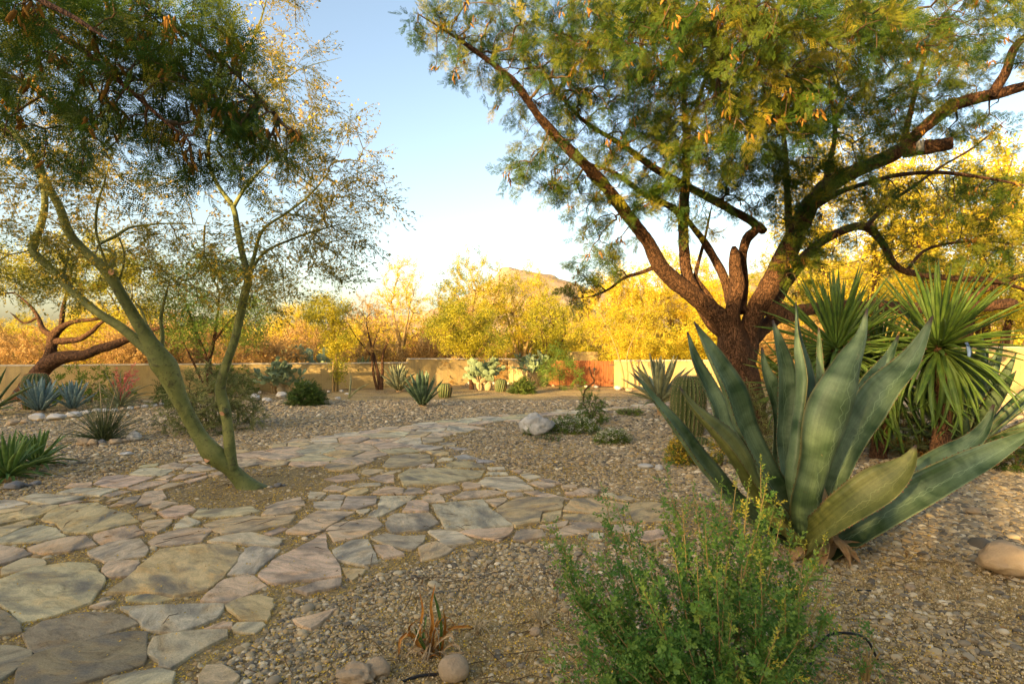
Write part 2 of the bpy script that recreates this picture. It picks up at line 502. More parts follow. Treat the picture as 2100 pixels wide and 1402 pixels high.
M['pad'] = simple('cactus_pad', (0.14, 0.19, 0.09), (0.24, 0.29, 0.15), 7, 0.6, 0.2)
M['padwood'] = simple('corky_pad', (0.32, 0.22, 0.10), (0.5, 0.4, 0.22), 6, 0.8, 0.3)
M['granite'] = simple('pale_granite', (0.30, 0.28, 0.25), (0.72, 0.68, 0.6), 9, 0.9, 0.9, 0.03, 9, 14)
M['tanrock'] = simple('tan_rock', (0.30, 0.21, 0.12), (0.52, 0.40, 0.26), 3, 0.9, 0.8, 0.03, 9, 12)
M['whiterock'] = simple('white_rock', (0.42, 0.39, 0.34), (0.64, 0.60, 0.53), 4, 0.9, 0.8, 0.02, 8, 14)
M['darkrock'] = simple('grey_rock', (0.12, 0.12, 0.12), (0.27, 0.26, 0.25), 5, 0.8, 0.6, 0.02, 8, 14)
M['teeth'] = simple('leaf_tooth', (0.10, 0.045, 0.02), (0.2, 0.1, 0.05), 10, 0.7, 0)
M['hose'] = simple('black_tubing', (0.015, 0.015, 0.015), (0.03, 0.03, 0.03), 5, 0.45, 0)
M['tin'] = simple('weathered_tin', (0.2, 0.19, 0.17), (0.36, 0.34, 0.3), 12, 0.5, 0.1)
M['blueglass'] = simple('blue_ornament', (0.10, 0.17, 0.36), (0.16, 0.25, 0.5), 12, 0.3, 0)
M['hill'] = simple('desert_mountain', (0.30, 0.20, 0.10), (0.47, 0.34, 0.20), 0.02, 0.95, 0.8, 8.0, 9, 0.03, 'Object')
M['polewood'] = simple('pole_wood', (0.2, 0.1, 0.05), (0.3, 0.17, 0.09), 5, 0.9, 0)

def pebble_mat():
    m = leaf_mat('river_pebble', [(0, (0.10, 0.082, 0.058)), (0.2, (0.19, 0.155, 0.105)), (0.42, (0.33, 0.265, 0.165)), (0.58, (0.43, 0.29, 0.13)),
                                  (0.74, (0.44, 0.335, 0.18)), (0.88, (0.58, 0.46, 0.28)), (1, (0.78, 0.66, 0.45))], 0.0, 0.7, 0.3)
    return m
M['pebble'] = pebble_mat()

# ---------------------------------------------------------------- scattering (for what nobody could count)
GROUPS = {}
def scatter_group(src):
    if src.name in GROUPS:
        return GROUPS[src.name]
    ng = bpy.data.node_groups.new('scatter_' + src.name, 'GeometryNodeTree')
    ng.interface.new_socket('Geometry', in_out='INPUT', socket_type='NodeSocketGeometry')
    ng.interface.new_socket('Geometry', in_out='OUTPUT', socket_type='NodeSocketGeometry')
    N, L = ng.nodes, ng.links
    gi, go = N.new('NodeGroupInput'), N.new('NodeGroupOutput')
    oi = N.new('GeometryNodeObjectInfo')
    oi.inputs['Object'].default_value = src
    oi.inputs['As Instance'].default_value = False
    ip = N.new('GeometryNodeInstanceOnPoints')
    a = N.new('GeometryNodeInputNamedAttribute'); a.data_type = 'FLOAT_VECTOR'; a.inputs['Name'].default_value = 'rot'
    s = N.new('GeometryNodeInputNamedAttribute'); s.data_type = 'FLOAT_VECTOR'; s.inputs['Name'].default_value = 'scl'
    L.new(gi.outputs[0], ip.inputs['Points'])
    L.new(oi.outputs['Geometry'], ip.inputs['Instance'])
    L.new(a.outputs['Attribute'], ip.inputs['Rotation'])
    L.new(s.outputs['Attribute'], ip.inputs['Scale'])
    L.new(ip.outputs[0], go.inputs[0])
    GROUPS[src.name] = ng
    return ng

def scatter(name, src, pos, rot, scl, tint, parent=None, kind='stuff'):
    pos = np.asarray(pos, dtype=np.float32).reshape(-1, 3)
    n = len(pos)
    me = bpy.data.meshes.new(name)
    me.vertices.add(n)
    me.vertices.foreach_set('co', pos.ravel())
    scl = np.asarray(scl, dtype=np.float32)
    if scl.ndim == 0: scl = np.full(n, scl, np.float32)
    if scl.ndim == 1: scl = np.repeat(scl[:, None], 3, 1)
    for nm, ty, arr in (('rot', 'FLOAT_VECTOR', np.asarray(rot, np.float32)), ('scl', 'FLOAT_VECTOR', scl)):
        at = me.attributes.new(nm, ty, 'POINT')
        at.data.foreach_set('vector', np.ascontiguousarray(arr, np.float32).ravel())
    at = me.attributes.new('tint', 'FLOAT', 'POINT')
    at.data.foreach_set('value', np.broadcast_to(np.asarray(tint, np.float32), (n,)).copy())
    for mt in src.data.materials:
        me.materials.append(mt)
    o = link(name, me, parent)
    md = o.modifiers.new('scatter', 'NODES')
    md.node_group = scatter_group(src)
    if kind: o['kind'] = kind
    return o

def source(name, V, F, mat, smooth=False):
    """a shape that is only ever scattered; never linked to the scene itself"""
    return bpy.data.objects.new(name, make_mesh(name, V, F, [mat], smooth))

def leaf_quads(bases, dirs, nrm, length, width, droop=0.0):
    """one bent diamond per leaf"""
    V, F = [], []
    for i in range(len(bases)):
        b, d, n = bases[i], norm(dirs[i]), nrm[i]
        s = norm(np.cross(d, n))
        l = length[i] if hasattr(length, '__len__') else length
        w = width[i] if hasattr(width, '__len__') else width
        k = len(V)
        mid = b + d * l * 0.5
        V += [b, mid + s * w * 0.5 , b + d * l - np.array([0, 0, droop * l]), mid - s * w * 0.5]
        F.append((k, k + 1, k + 2, k + 3))
    return V, F

def sprig_pinnate(mat, seed, nleaf=7, L=0.24, pin=0.09, pairs=7, ll=0.026, lw=0.0095):
    r = np.random.default_rng(seed)
    V, F = [], []
    def addq(q):
        k = len(V); V.extend(q); F.append((k, k + 1, k + 2, k + 3))
    # stem
    addq([np.array([0, -.0015, 0]), np.array([L, -.0008, -.02]), np.array([L, .0008, -.02]), np.array([0, .0015, 0])])
    for i in range(nleaf):
        t = (i + 0.6) / nleaf
        b = np.array([L * t, 0, -.02 * t])
        side = 1 if i % 2 else -1
        d0 = norm(np.array([0.55, side * (0.6 + .3 * r.random()), r.uniform(-.7, .25)]))
        for s2 in (-1, 1):
            d = norm(d0 + np.array([0.25, s2 * 0.35, r.uniform(-.25, .1)]))
            n = norm(np.array([r.normal() * .5, r.normal() * .5, 1.0]))
            sd = norm(np.cross(d, n))
            p = b + d * 0.012
            for k in range(pairs):
                q = p + d * pin * (k + .5) / pairs + np.array([0, 0, -.25 * pin * (k / pairs) ** 2])
                for sg in (-1, 1):
                    ld = norm(sd * sg + d * 0.55)
                    w = d * lw * 0.5
                    l2 = ll * (1 - .35 * k / pairs)
                    addq([q, q + ld * l2 * .5 + w, q + ld * l2, q + ld * l2 * .5 - w])
    return source('pinnate_sprig', V, F, mat)

def sprig_wisp(mat, seed, n=26, L=0.34, ll=0.024, lw=0.007, spread=.09, twigs=5):
    r = np.random.default_rng(seed)
    V, F = [], []
    def addq(q):
        k = len(V); V.extend(q); F.append((k, k + 1, k + 2, k + 3))
    for t in range(twigs):
        e = np.array([L * r.uniform(.6, 1), r.normal() * spread, r.normal() * spread])
        w = np.array([0, .0016, 0]) if t % 2 else np.array([0, 0, .0016])
        addq([-w, e - w * .4, e + w * .4, w])
        for k in range(n // twigs):
            q = e * r.uniform(.25, 1.02)
            d = norm(np.array([r.uniform(.1, .8), r.normal() * .6, r.normal() * .6]))
            s = norm(np.cross(d, r.normal(size=3)))
            l = ll * r.uniform(.6, 1.3)
            addq([q, q + d * l * .5 + s * lw * .5, q + d * l, q + d * l * .5 - s * lw * .5])
    return source('wispy_sprig', V, F, mat)

def sprig_stream(mat, seed, twigs=5, L=0.42, n=70, ll=0.042, lw=0.0105):
    r = np.random.default_rng(seed)
    V, F = [], []
    def addq(q):
        k = len(V); V.extend(q); F.append((k, k + 1, k + 2, k + 3))
    for t in range(twigs):
        e = np.array([L * r.uniform(.55, 1), r.normal() * .11, r.normal() * .06 - .05])
        c = e * .5 + np.array([0, r.normal() * .02, .035])
        w = np.array([0, .0018, 0]) if t % 2 else np.array([0, 0, .0018])
        addq([-w, c - w * .8, c + w * .8, w]); addq([c - w * .8, e - w * .4, e + w * .4, c + w * .8])
        for k in range(n // twigs):
            f = r.uniform(.2, 1.03)
            q = 2 * f * (1 - f) * c * 1.0 + f * f * e if f < 1 else e
            q = (1 - f) ** 2 * 0 + 2 * f * (1 - f) * c + f * f * e
            d = norm(np.array([r.uniform(.5, 1.2), r.normal() * .5, r.normal() * .35 - .15]))
            s = norm(np.cross(d, r.normal(size=3)))
            l = ll * r.uniform(.5, 1.3)
            addq([q, q + d * l * .5 + s * lw * .5, q + d * l, q + d * l * .5 - s * lw * .5])
    return source('streaming_sprig', V, F, mat)

def sprig_leafy(mat, seed, n=18, L=0.13, ll=0.024, lw=0.0085):
    r = np.random.default_rng(seed)
    V, F = [], []
    def addq(q):
        k = len(V); V.extend(q); F.append((k, k + 1, k + 2, k + 3))
    addq([np.array([0, -.001, 0]), np.array([L, -.0006, 0]), np.array([L, .0006, 0]), np.array([0, .001, 0])])
    for i in range(n):
        t = (i + .5) / n
        a = i * 2.4
        b = np.array([L * t, 0, 0])
        d = norm(np.array([.45 + .7 * t, math.cos(a), math.sin(a)]))
        s = norm(np.cross(d, [1, 0, 0]))
        l = ll * r.uniform(.75, 1.2) * (1 - .35 * t)
        addq([b, b + d * l * .6 + s * lw * .5, b + d * l, b + d * l * .6 - s * lw * .5])
    return source('leafy_sprig', V, F, mat)

def sprig_cloud(mat, seed, n=34, R=0.24, ll=0.07, lw=0.022, flat=.8):
    r = np.random.default_rng(seed)
    V, F = [], []
    for i in range(n):
        q = r.normal(size=3) * R * .5 * np.array([1, 1, flat])
        d = norm(r.normal(size=3) + np.array([0.8, 0, 0]))
        s = norm(np.cross(d, r.normal(size=3)))
        l = ll * r.uniform(.6, 1.4)
        k = len(V)
        V += [q, q + d * l * .5 + s * lw * .5, q + d * l, q + d * l * .5 - s * lw * .5]
        F.append((k, k + 1, k + 2, k + 3))
    return source('leaf_clump', V, F, mat)

def ico(sub=2):
    import bmesh
    bm = bmesh.new()
    bmesh.ops.create_icosphere(bm, subdivisions=sub, radius=1.0)
    bm.verts.index_update()
    V = np.array([v.co[:] for v in bm.verts])
    F = [tuple(v.index for v in f.verts) for f in bm.faces]
    bm.free()
    return V, F
ICO = {k: ico(k) for k in (1, 2, 3, 4)}

S = {}
S['mesq'] = [sprig_pinnate(M['L_mesq'], 1), sprig_pinnate(M['L_mesq'], 2, 7)]
S['mesqy'] = [sprig_pinnate(M['L_mesqy'], 3)]
S['palo'] = [sprig_stream(M['L_palo'], 4), sprig_stream(M['L_palo'], 44)]
S['gold'] = [sprig_wisp(M['L_gold'], 5, 72, 0.7, 0.10, 0.036, .16, 8)]
S['goldcloud'] = [sprig_cloud(M['L_gold'], 6, 60, .30, .10, .036)]
S['scrub'] = [sprig_wisp(M['L_scrub'], 7, 56, 0.5, 0.08, 0.035, .18, 8)]
S['greencloud'] = [sprig_cloud(M['L_green'], 8, 46, .28, .085, .03)]
S['bush'] = [sprig_leafy(M['L_bush'], 9, 12, .12, .036, .0155), sprig_leafy(M['L_bush'], 19, 10, .11, .033, .015)]
S['grey'] = [sprig_leafy(M['L_grey'], 10, 16, .17, .034, .016)]
S['dark'] = [sprig_leafy(M['L_dark'], 11, 22, .17, .045, .016)]
S['green'] = [sprig_leafy(M['L_green'], 12, 14, .12, .03, .012)]
S['broad'] = [sprig_leafy(M['L_green'], 14, 8, .14, .05, .03)]
S['white'] = [source('flower', *leaf_quads(np.zeros((4, 3)), [np.array([1, 0, .3]), np.array([-1, 0, .3]), np.array([0, 1, .3]), np.array([0, -1, .3])], [np.array([0, 0, 1.])] * 4, .011, .009), M['L_white'])]
S['yellow'] = [source('blossom', *leaf_quads(np.zeros((4, 3)), [np.array([1, 0, .3]), np.array([-1, 0, .3]), np.array([0, 1, .3]), np.array([0, -1, .3])], [np.array([0, 0, 1.])] * 4, .014, .011), M['L_yellow'])]
S['pink'] = [source('bell_flower', *leaf_quads(np.zeros((4, 3)), [np.array([1, .3, -.3]), np.array([.6, -.8, -.3]), np.array([-.7, .6, -.3]), np.array([-.4, -1, -.3])], [np.array([0, 0, 1.])] * 4, .035, .016), M['L_pink'])]
S['litter'] = [source('petal', [(-.5, 0, 0), (0, .32, .1), (.5, 0, 0), (0, -.32, .1)], [(0, 1, 2, 3)], M['L_litter'])]
S['pebble'] = [source('pebble', ICO[2][0], ICO[2][1], M['pebble'], True)]
S['grain'] = [source('grain', ICO[1][0] * np.array([1, .8, .6]), ICO[1][1], leaf_mat('coarse_sand', [(0, (.16, .12, .07)), (.35, (.38, .27, .12)), (.7, (.58, .42, .18)), (1, (.8, .66, .42))], 0, .85), True)]
S['catkin'] = [source('catkin', ICO[2][0] * np.array([.036, .0085, .0085]) + np.array([.036, 0, 0]), ICO[2][1], M['catkin'], True)]

# ---------------------------------------------------------------- growing trees
def dress(name, srcs, pos, dirs, scl, tint, parent, rng, mult=1.0):
    """hang sprigs on twig points, several to a point where the leaves are dense"""
    if mult != 1.0:
        k = rng.integers(0, len(pos), int(len(pos) * mult))
        pos = pos[k] + rng.normal(size=(len(k), 3)) * .012
        dirs = norm(dirs[k]) + rng.normal(size=(len(k), 3)) * .45
        scl = scl[k] * rng.uniform(.8, 1.15, len(k)); tint = np.clip(tint[k] + rng.normal(size=len(k)) * .08, 0, 1)
    n = len(pos)
    which = rng.integers(0, len(srcs), n)
    for k, s in enumerate(srcs):
        i = which == k
        if i.any():
            scatter(name, s, pos[i], aim(dirs[i], rng.uniform(0, 6.28, i.sum())), scl[i], tint[i], parent)

def grow(skel, tips, rng, balance=0.3, seg=0.16, wob=0.05, droop=0.0, rtip=0.003, rmax=0.05):
    """join every tip to the nearest branch by a curved twig; gives twig paths and their radii"""
    nodes = [np.asarray(p, float) for p in skel]
    parent = [-1] * len(nodes)
    plen = [0.0] * len(nodes)
    n0 = len(nodes)
    arr = np.zeros((n0 + len(tips) * 40, 3)); arr[:n0] = nodes
    pl = np.zeros(len(arr)); n = n0
    dist0 = np.array([np.min(np.linalg.norm(arr[:n0] - t, axis=1)) for t in tips])
    paths = []
    for ti in np.argsort(dist0):
        t = tips[ti]
        d = np.linalg.norm(arr[:n] - t, axis=1)
        j = int(np.argmin(d + balance * pl[:n]))
        a = arr[j]
        L = d[j]
        if L < 0.02: continue
        k = min(30, max(2, int(L / seg)))
        side = rng.normal(size=3) * wob * L + np.array([0, 0, L * 0.12])
        idx = [j]
        prev = j
        for q in range(1, k + 1):
            f = q / k
            p = a + (t - a) * f + side * 4 * f * (1 - f) * .5 + rng.normal(size=3) * wob * seg * (f < 1)
            p[2] -= droop * L * f * f
            arr[n] = p
            pl[n] = pl[prev] + np.linalg.norm(p - arr[prev])
            parent.append(prev)
            prev = n
            idx.append(n); n += 1
        paths.append(idx)
    cnt = np.zeros(n)
    cnt[[p[-1] for p in paths]] += 1
    for i in range(n - 1, n0 - 1, -1):
        if parent[i] >= 0:
            cnt[parent[i]] += cnt[i]
    rad = np.minimum(rtip * np.power(np.maximum(cnt, 1), 0.5), rmax)
    return arr[:n], rad, paths, n0

def twig_mesh(mb, arr, rad, paths, n0, sides=4):
    for idx in paths:
        p = arr[idx]
        r = rad[idx].copy()
        r[0] = r[1]
        r[-1] *= 0.6
        tube(mb, p, r, sides)

def sprig_points(arr, paths, rng, spacing, frac=0.65, spread=0.7):
    pos, dirs = [], []
    for idx in paths:
        p = arr[idx]
        seg = np.linalg.norm(np.diff(p, axis=0), axis=1)
        L = seg.sum()
        n = max(1, int(L * frac / spacing))
        cum = np.concatenate([[0], np.cumsum(seg)])
        for k in range(n + 1):
            s = L - k * spacing * rng.uniform(.8, 1.2)
            if s < 0: break
            i = min(len(seg) - 1, int(np.searchsorted(cum, s) - 1)); i = max(i, 0)
            f = (s - cum[i]) / (seg[i] + 1e-9)
            q = p[i] + (p[i + 1] - p[i]) * f
            d = norm(p[i + 1] - p[i]) + rng.normal(size=3) * spread * (0.4 if k == 0 else 1)
            pos.append(q); dirs.append(d)
    return np.array(pos), np.array(dirs)

def blob_tips(rng, blobs):
    out = []
    for (c, r, n) in blobs:
        k = 0
        while k < n:
            u = rng.uniform(-1, 1, 3)
            l = np.linalg.norm(u)
            if l > 1: continue
            if rng.random() > 0.35 + 0.65 * l: continue
            out.append(np.asarray(c) + u * np.asarray(r)); k += 1
    return np.array(out)

def pblob(px, py, d, rx, ry, rd, n):
    return (P(px, py, d), np.array([rx * d / FPX, rd, ry * d / FPX]), n)

def limb(pts, step=0.055):
    """pts: (px, py, depth, radius in metres) -> smooth centre line and radii"""
    q = np.array([np.append(P(a, b, c), r) for a, b, c, r in pts])
    s = catmull(q, step)
    return s[:, :3], s[:, 3]

def full_tree(name, base, label, cat, limbs, blobs, bark, twig, srcs, seed, spacing=.12, sprig=(.8, 1.25), tint=(.1, .8),
              group=None, sides=12, rough=.12, balance=.3, rtip=.003, rmax=.04, droop=0., catk=0, frac=.65, stubs=(), rsc=1.0, cats=(.8, 1.4), flat=1.0, bloom=0, mult=1.0, gold=None):
    rng = np.random.default_rng(seed)
    base = np.asarray(base, float)
    root = thing(name, base, label, cat, group)
    tb = MB()
    skel = []
    for ln in limbs:
        p, r = limb(ln)
        r = r * rsc
        e = min(4, len(r) - 1)
        r[-e:] *= np.array([.92, .8, .62, .3])[-e:]          # healed, rounded ends
        tube(tb, p, r, sides if r[0] > .05 else 7, rough, 5.0)
        if len(skel) == 0: skel.append(p[len(p) // 3:])
        else: skel.append(p[2:])
    for (a, b, r) in stubs:
        p = catmull(np.array([a, (np.asarray(a) + b) / 2 + 0.01, b]), .03)
        r2 = np.full(len(p), r); r2[-2:] *= [.93, .78]
        tube(tb, p, r2, 12, .22, 6, cap=(True if bark is M['bark'] else 1))
    trunk = tb.build('trunk', [bark, M['cutwood']], root, True, base)
    skel = np.concatenate(skel)
    tips = blob_tips(rng, blobs)
    arr, rad, paths, n0 = grow(skel, tips, rng, balance, rtip=rtip, rmax=rmax, droop=droop)
    mb = MB()
    twig_mesh(mb, arr, rad, paths, n0)
    tag(mb.build('twigs', [twig], root, True, base), kind='stuff')
    pos, dirs = sprig_points(arr, paths, rng, spacing, frac)
    dirs = norm(dirs) * np.array([1, 1, flat]) + np.array([0, 0, -.15 * (flat < 1)])
    scl = rng.uniform(sprig[0], sprig[1], len(pos))
    # clumps of lighter and darker leaves
    tn = np.array([noise.noise(Vector(p * 1.1)) for p in pos])
    tt = np.clip(tint[0] + (tint[1] - tint[0]) * (.5 + .45 * tn + rng.normal(size=len(pos)) * .22), 0, 1)
    dress('foliage', srcs, pos - base, dirs, scl, tt, root, rng, mult)
    if bloom:
        i = rng.integers(0, len(pos), bloom)
        scatter('blossoms', S['yellow'][0], pos[i] - base + norm(dirs[i]) * rng.uniform(0, .3, (bloom, 1)) + rng.normal(size=(bloom, 3)) * .03,
                rng.uniform(0, 6.28, (bloom, 3)), rng.uniform(.8, 1.6, bloom), rng.random(bloom), root)
    if catk:
        i = np.repeat(rng.choice(len(pos), min(catk // 4, len(pos)), replace=False), rng.integers(2, 7, min(catk // 4, len(pos))))
        dd = np.stack([rng.normal(size=len(i)) * .4, rng.normal(size=len(i)) * .4, -np.ones(len(i))], 1)
        dress('catkins', S['catkin'], pos[i] - base + rng.normal(size=(len(i), 3)) * .028, dd, rng.uniform(cats[0], cats[1], len(i)), rng.beta(1.2, 1.8, len(i)), root, rng)
    return root

def copy_tree(o, parent=None):
    c = o.copy()
    COL.objects.link(c)
    if parent is not None:
        c.parent = parent
    for ch in o.children:
        copy_tree(ch, c)
    return c

# ================================================================ THE SETTING
g = make_mesh('ground', [(-6000, -300, 0), (6000, -300, 0), (6000, 9000, 0), (-6000, 9000, 0)], [(0, 1, 2, 3)], [M['ground']], False)
tag(link('ground', g), kind='structure')

def ridge(name, prof, d, depth, seed):
    """mountain: skyline profile in photograph pixels at distance d, with eroded slopes towards the viewer"""
    xs = np.array([p[0] for p in prof], float); ys = np.array([p[1] for p in prof], float)
    nx, ny = 150, 44
    gx = np.linspace(xs[0], xs[-1], nx)
    hh = EYE - (np.interp(gx, xs, ys) - CY) * d / FPX
    X = (gx - CX) * d / FPX
    V = np.zeros((nx, ny, 3))
    for i in range(nx):
        for j in range(ny):
            t = j / (ny - 1)
            y = d - depth * (1 - t) if t < .75 else d - depth * .25 + depth * 1.2 * (t - .75)
            f = math.sin(min(1, t / .75) * math.pi / 2) ** 1.4 if t <= .75 else max(0, 1 - (t - .75) * 4)
            q = Vector((X[i] * .006, y * .004, seed))
            n = abs(noise.fractal(q, 1.0, 2.1, 6)) * 1.0
            h = hh[i] * f * (1 - .45 * n * (1 - abs(f - .02)) ) + (noise.fractal(q * 4, 1, 2, 4) * hh[i] * .035 * f)
            V[i, j] = (X[i] + 60 * noise.noise(q * 2), y, h - 4)
    F = [(i * ny + j, (i + 1) * ny + j, (i + 1) * ny + j + 1, i * ny + j + 1) for i in range(nx - 1) for j in range(ny - 1)]
    return tag(link(name, make_mesh(name, V.reshape(-1, 3), F, [M['hill']], True)), kind='structure')

ridge('hill', [(700, 700), (760, 672), (830, 655), (880, 656), (930, 648), (1000, 618), (1030, 592), (1055, 574), (1075, 578), (1120, 590), (1160, 614),
               (1210, 606), (1300, 618), (1360, 600), (1420, 590), (1480, 575), (1560, 560), (1640, 590), (1720, 640), (1800, 700)], 2200, 1300, 3.3)

# ---- boundary walls: each run a thing with its cap
def wall_run(label, a, b, ha, hb, th=0.2, cap=True, name='garden_wall', mat='stucco'):
    a, b = np.array(a, float), np.array(b, float)
    L = np.linalg.norm(b - a)
    rz = math.atan2(b[1] - a[1], b[0] - a[0])
    root = thing(name, (a[0], a[1], 0), label, 'wall', None, rz)
    n = max(6, int(L / .25))
    mb = MB()
    V, F = [], []
    for i in range(n + 1):
        t = i / n
        h = ha + (hb - ha) * t
        wv = lambda z: .012 * noise.noise(Vector((t * L * .8, z, L)))
        for (y, z) in ((-th / 2, -.1), (-th / 2, h * .5), (-th / 2, h - .03), (-th / 2 + .03, h), (th / 2 - .03, h), (th / 2, h - .03), (th / 2, -.1)):
            V.append((t * L, y + wv(z), z + (.008 * noise.noise(Vector((t * L * 1.3, 3, z))) if z > .2 else 0)))
    for i in range(n):
        for k in range(6):
            F.append((i * 7 + k, (i + 1) * 7 + k, (i + 1) * 7 + k + 1, i * 7 + k + 1))
    F.append(tuple(range(6, -1, -1))); F.append(tuple(n * 7 + k for k in range(7)))
    mb.add(V, F)
    o = mb.build('wall_body', [M[mat]], root)
    for p in o.data.polygons: p.use_smooth = False
    if cap:
        cb = MB()
        V, F = [], []
        for i in range(n + 1):
            t = i / n; h = ha + (hb - ha) * t + .006 + .008 * noise.noise(Vector((t * L * 1.3, 3, ha)))
            for (y, z) in ((-th / 2 - .012, h - .025), (-th / 2 + .02, h + .012), (th / 2 - .02, h + .012), (th / 2 + .012, h - .025)):
                V.append((t * L, y, z))
        for i in range(n):
            for k in range(4):
                F.append((i * 4 + k, (i + 1) * 4 + k, (i + 1) * 4 + (k + 1) % 4, i * 4 + (k + 1) % 4))
        F += [(3, 2, 1, 0), tuple(n * 4 + k for k in range(4))]
        cb.add(V, F)
        cb.build('wall_cap', [M['stucco_cap']], root, False)
    return root

wl0 = P(-900, 0, 13.2)[:2]; wl1 = P(835, 0, 21.0)[:2]; wl2 = P(1040, 0, 23.2)[:2]
WH = 0.94
wall_run('long low ochre stucco wall in shade behind the blue agaves and left trees', wl0, wl1, 1.0, 0.86)
wall_run('higher stepped ochre wall section between the long low wall and the corner cactus', wl1, wl2, 1.0, 0.93)
gl = P(1123, 0, 21.2)[:2]; gr_ = P(1259, 0, 20.6)[:2]
wall_run('short sunlit wall piece with cactus shadows left of the red gate', (wl2[0] + .12, wl2[1] - .12), gl, 0.93, 0.95)
wall_run('sunlit ochre wall right of the red gate behind the pale agave', gr_, P(1500, 0, 20.6)[:2], 0.95, 0.96)
wall_run('tall pale wall at the right edge behind the yucca blades', P(1930, 0, 17.0)[:2], P(2400, 0, 16.5)[:2], 1.45, 1.45, .25)
wall_run('low sunlit ledge wall at the right edge below the tall pale wall', P(1990, 0, 15.0)[:2], P(2400, 0, 14.6)[:2], .28, .28, .3, name='ledge_wall')
wall_run('small lit wall stub beyond the red gate', P(1165, 0, 27)[:2], P(1225, 0, 27)[:2], 1.15, 1.15, .4, False, name='wall_pillar')

# ---- gate of upright boards
def gate():
    a, b = gl, gr_
    v = b - a; L = np.linalg.norm(v); rz = math.atan2(v[1], v[0])
    root = thing('garden_gate', (a[0], a[1], 0), 'red brown double wooden gate of upright boards between two ochre walls', 'gate', None, rz)
    n = 14
    w = (L - .06) / n
    rs = np.random.default_rng(3)
    def box(x0, x1, y0, y1, z0, z1):
        V = [(x0, y0, z0), (x1, y0, z0), (x1, y1, z0), (x0, y1, z0), (x0, y0, z1), (x1, y0, z1), (x1, y1, z1), (x0, y1, z1)]
        F = [(0, 3, 2, 1), (4, 5, 6, 7), (0, 1, 5, 4), (1, 2, 6, 5), (2, 3, 7, 6), (3, 0, 4, 7)]
        return V, F
    for i in range(n):
        gap = .008
        x0 = .03 + i * w + gap / 2 + (.012 if i == 10 else 0)
        mb = MB(); mb.add(*box(0, w - gap - (.012 if i == 10 else 0), -.018 + rs.uniform(-.003, .003), .018, .04, .93 + rs.uniform(-.006, .006)))
        o = mb.build('board', [M['wood']], root, False); o.location = (x0, 0, 0)
    for z in (.2, .74):
        mb = MB(); mb.add(*box(.03, .03 + 10 * w, .02, .06, z, z + .09)); mb.build('rail', [M['wood']], root, False)
        mb = MB(); mb.add(*box(.06 + 10 * w, L - .03, .02, .06, z, z + .09)); mb.build('rail', [M['wood']], root, False)
        for x in (.0, L - .16):
            mb = MB(); mb.add(*box(x, x + .16, -.026, -.02, z + .03, z + .06)); mb.build('hinge', [M['iron']], root, False)
    mb = MB(); mb.add(*box(.03 + 10 * w - .05, .03 + 10 * w + .07, -.035, -.021, .62, .66)); mb.add(*box(.03 + 10 * w - .015, .03 + 10 * w + .015, -.06, -.036, .56, .70))
    mb.build('latch', [M['iron']], root, False)
gate()

# ---- unseen house added behind the camera; its outline shapes the near garden's shade
def house():
    root = thing('shade_house', (-12, -16, 0), 'unseen two storey stucco house added behind the viewer to shade the near garden', 'house')
    def box(x0, x1, y0, y1, z0, z1):
        V = [(x0, y0, z0), (x1, y0, z0), (x1, y1, z0), (x0, y1, z0), (x0, y0, z1), (x1, y0, z1), (x1, y1, z1), (x0, y1, z1)]
        return V, [(0, 3, 2, 1), (4, 5, 6, 7), (0, 1, 5, 4), (1, 2, 6, 5), (2, 3, 7, 6), (3, 0, 4, 7)]
    for (x0, x1, y0, h) in SHADE_MASSES:
        mb = MB(); mb.add(*box(x0, x1, y0, 0, -.1, h)); mb.build('wall', [M['stucco']], root, False)
        mb = MB(); mb.add(*box(x0 - .08, x1 + .08, y0 - .08, .08, h + .003, h + .15)); mb.build('parapet_cap', [M['stucco_cap']], root, False)
        for x in np.arange(x0 + 1.5, x1 - 1.5, 3.2):
            mb = MB(); mb.add(*box(x, x + 1.3, .004, .07, .9, 2.2)); w = mb.build('window_frame', [M['wood']], root, False)
            mb = MB(); mb.add(*box(x + .08, x + 1.22, .072, .078, .98, 2.12)); mb.build('pane', [M['iron']], w, False)
SHADE_MASSES = [(-32, -19, -3, 10.0), (-18.9, -5.6, -3, 8.8), (-5.5, -2.9, -1, 9.3), (-2.8, .3, -1, 5.35), (.4, 46, -3, 9.0)]  # heights and low gap chosen to set the shadow line and a sunbeam
house()

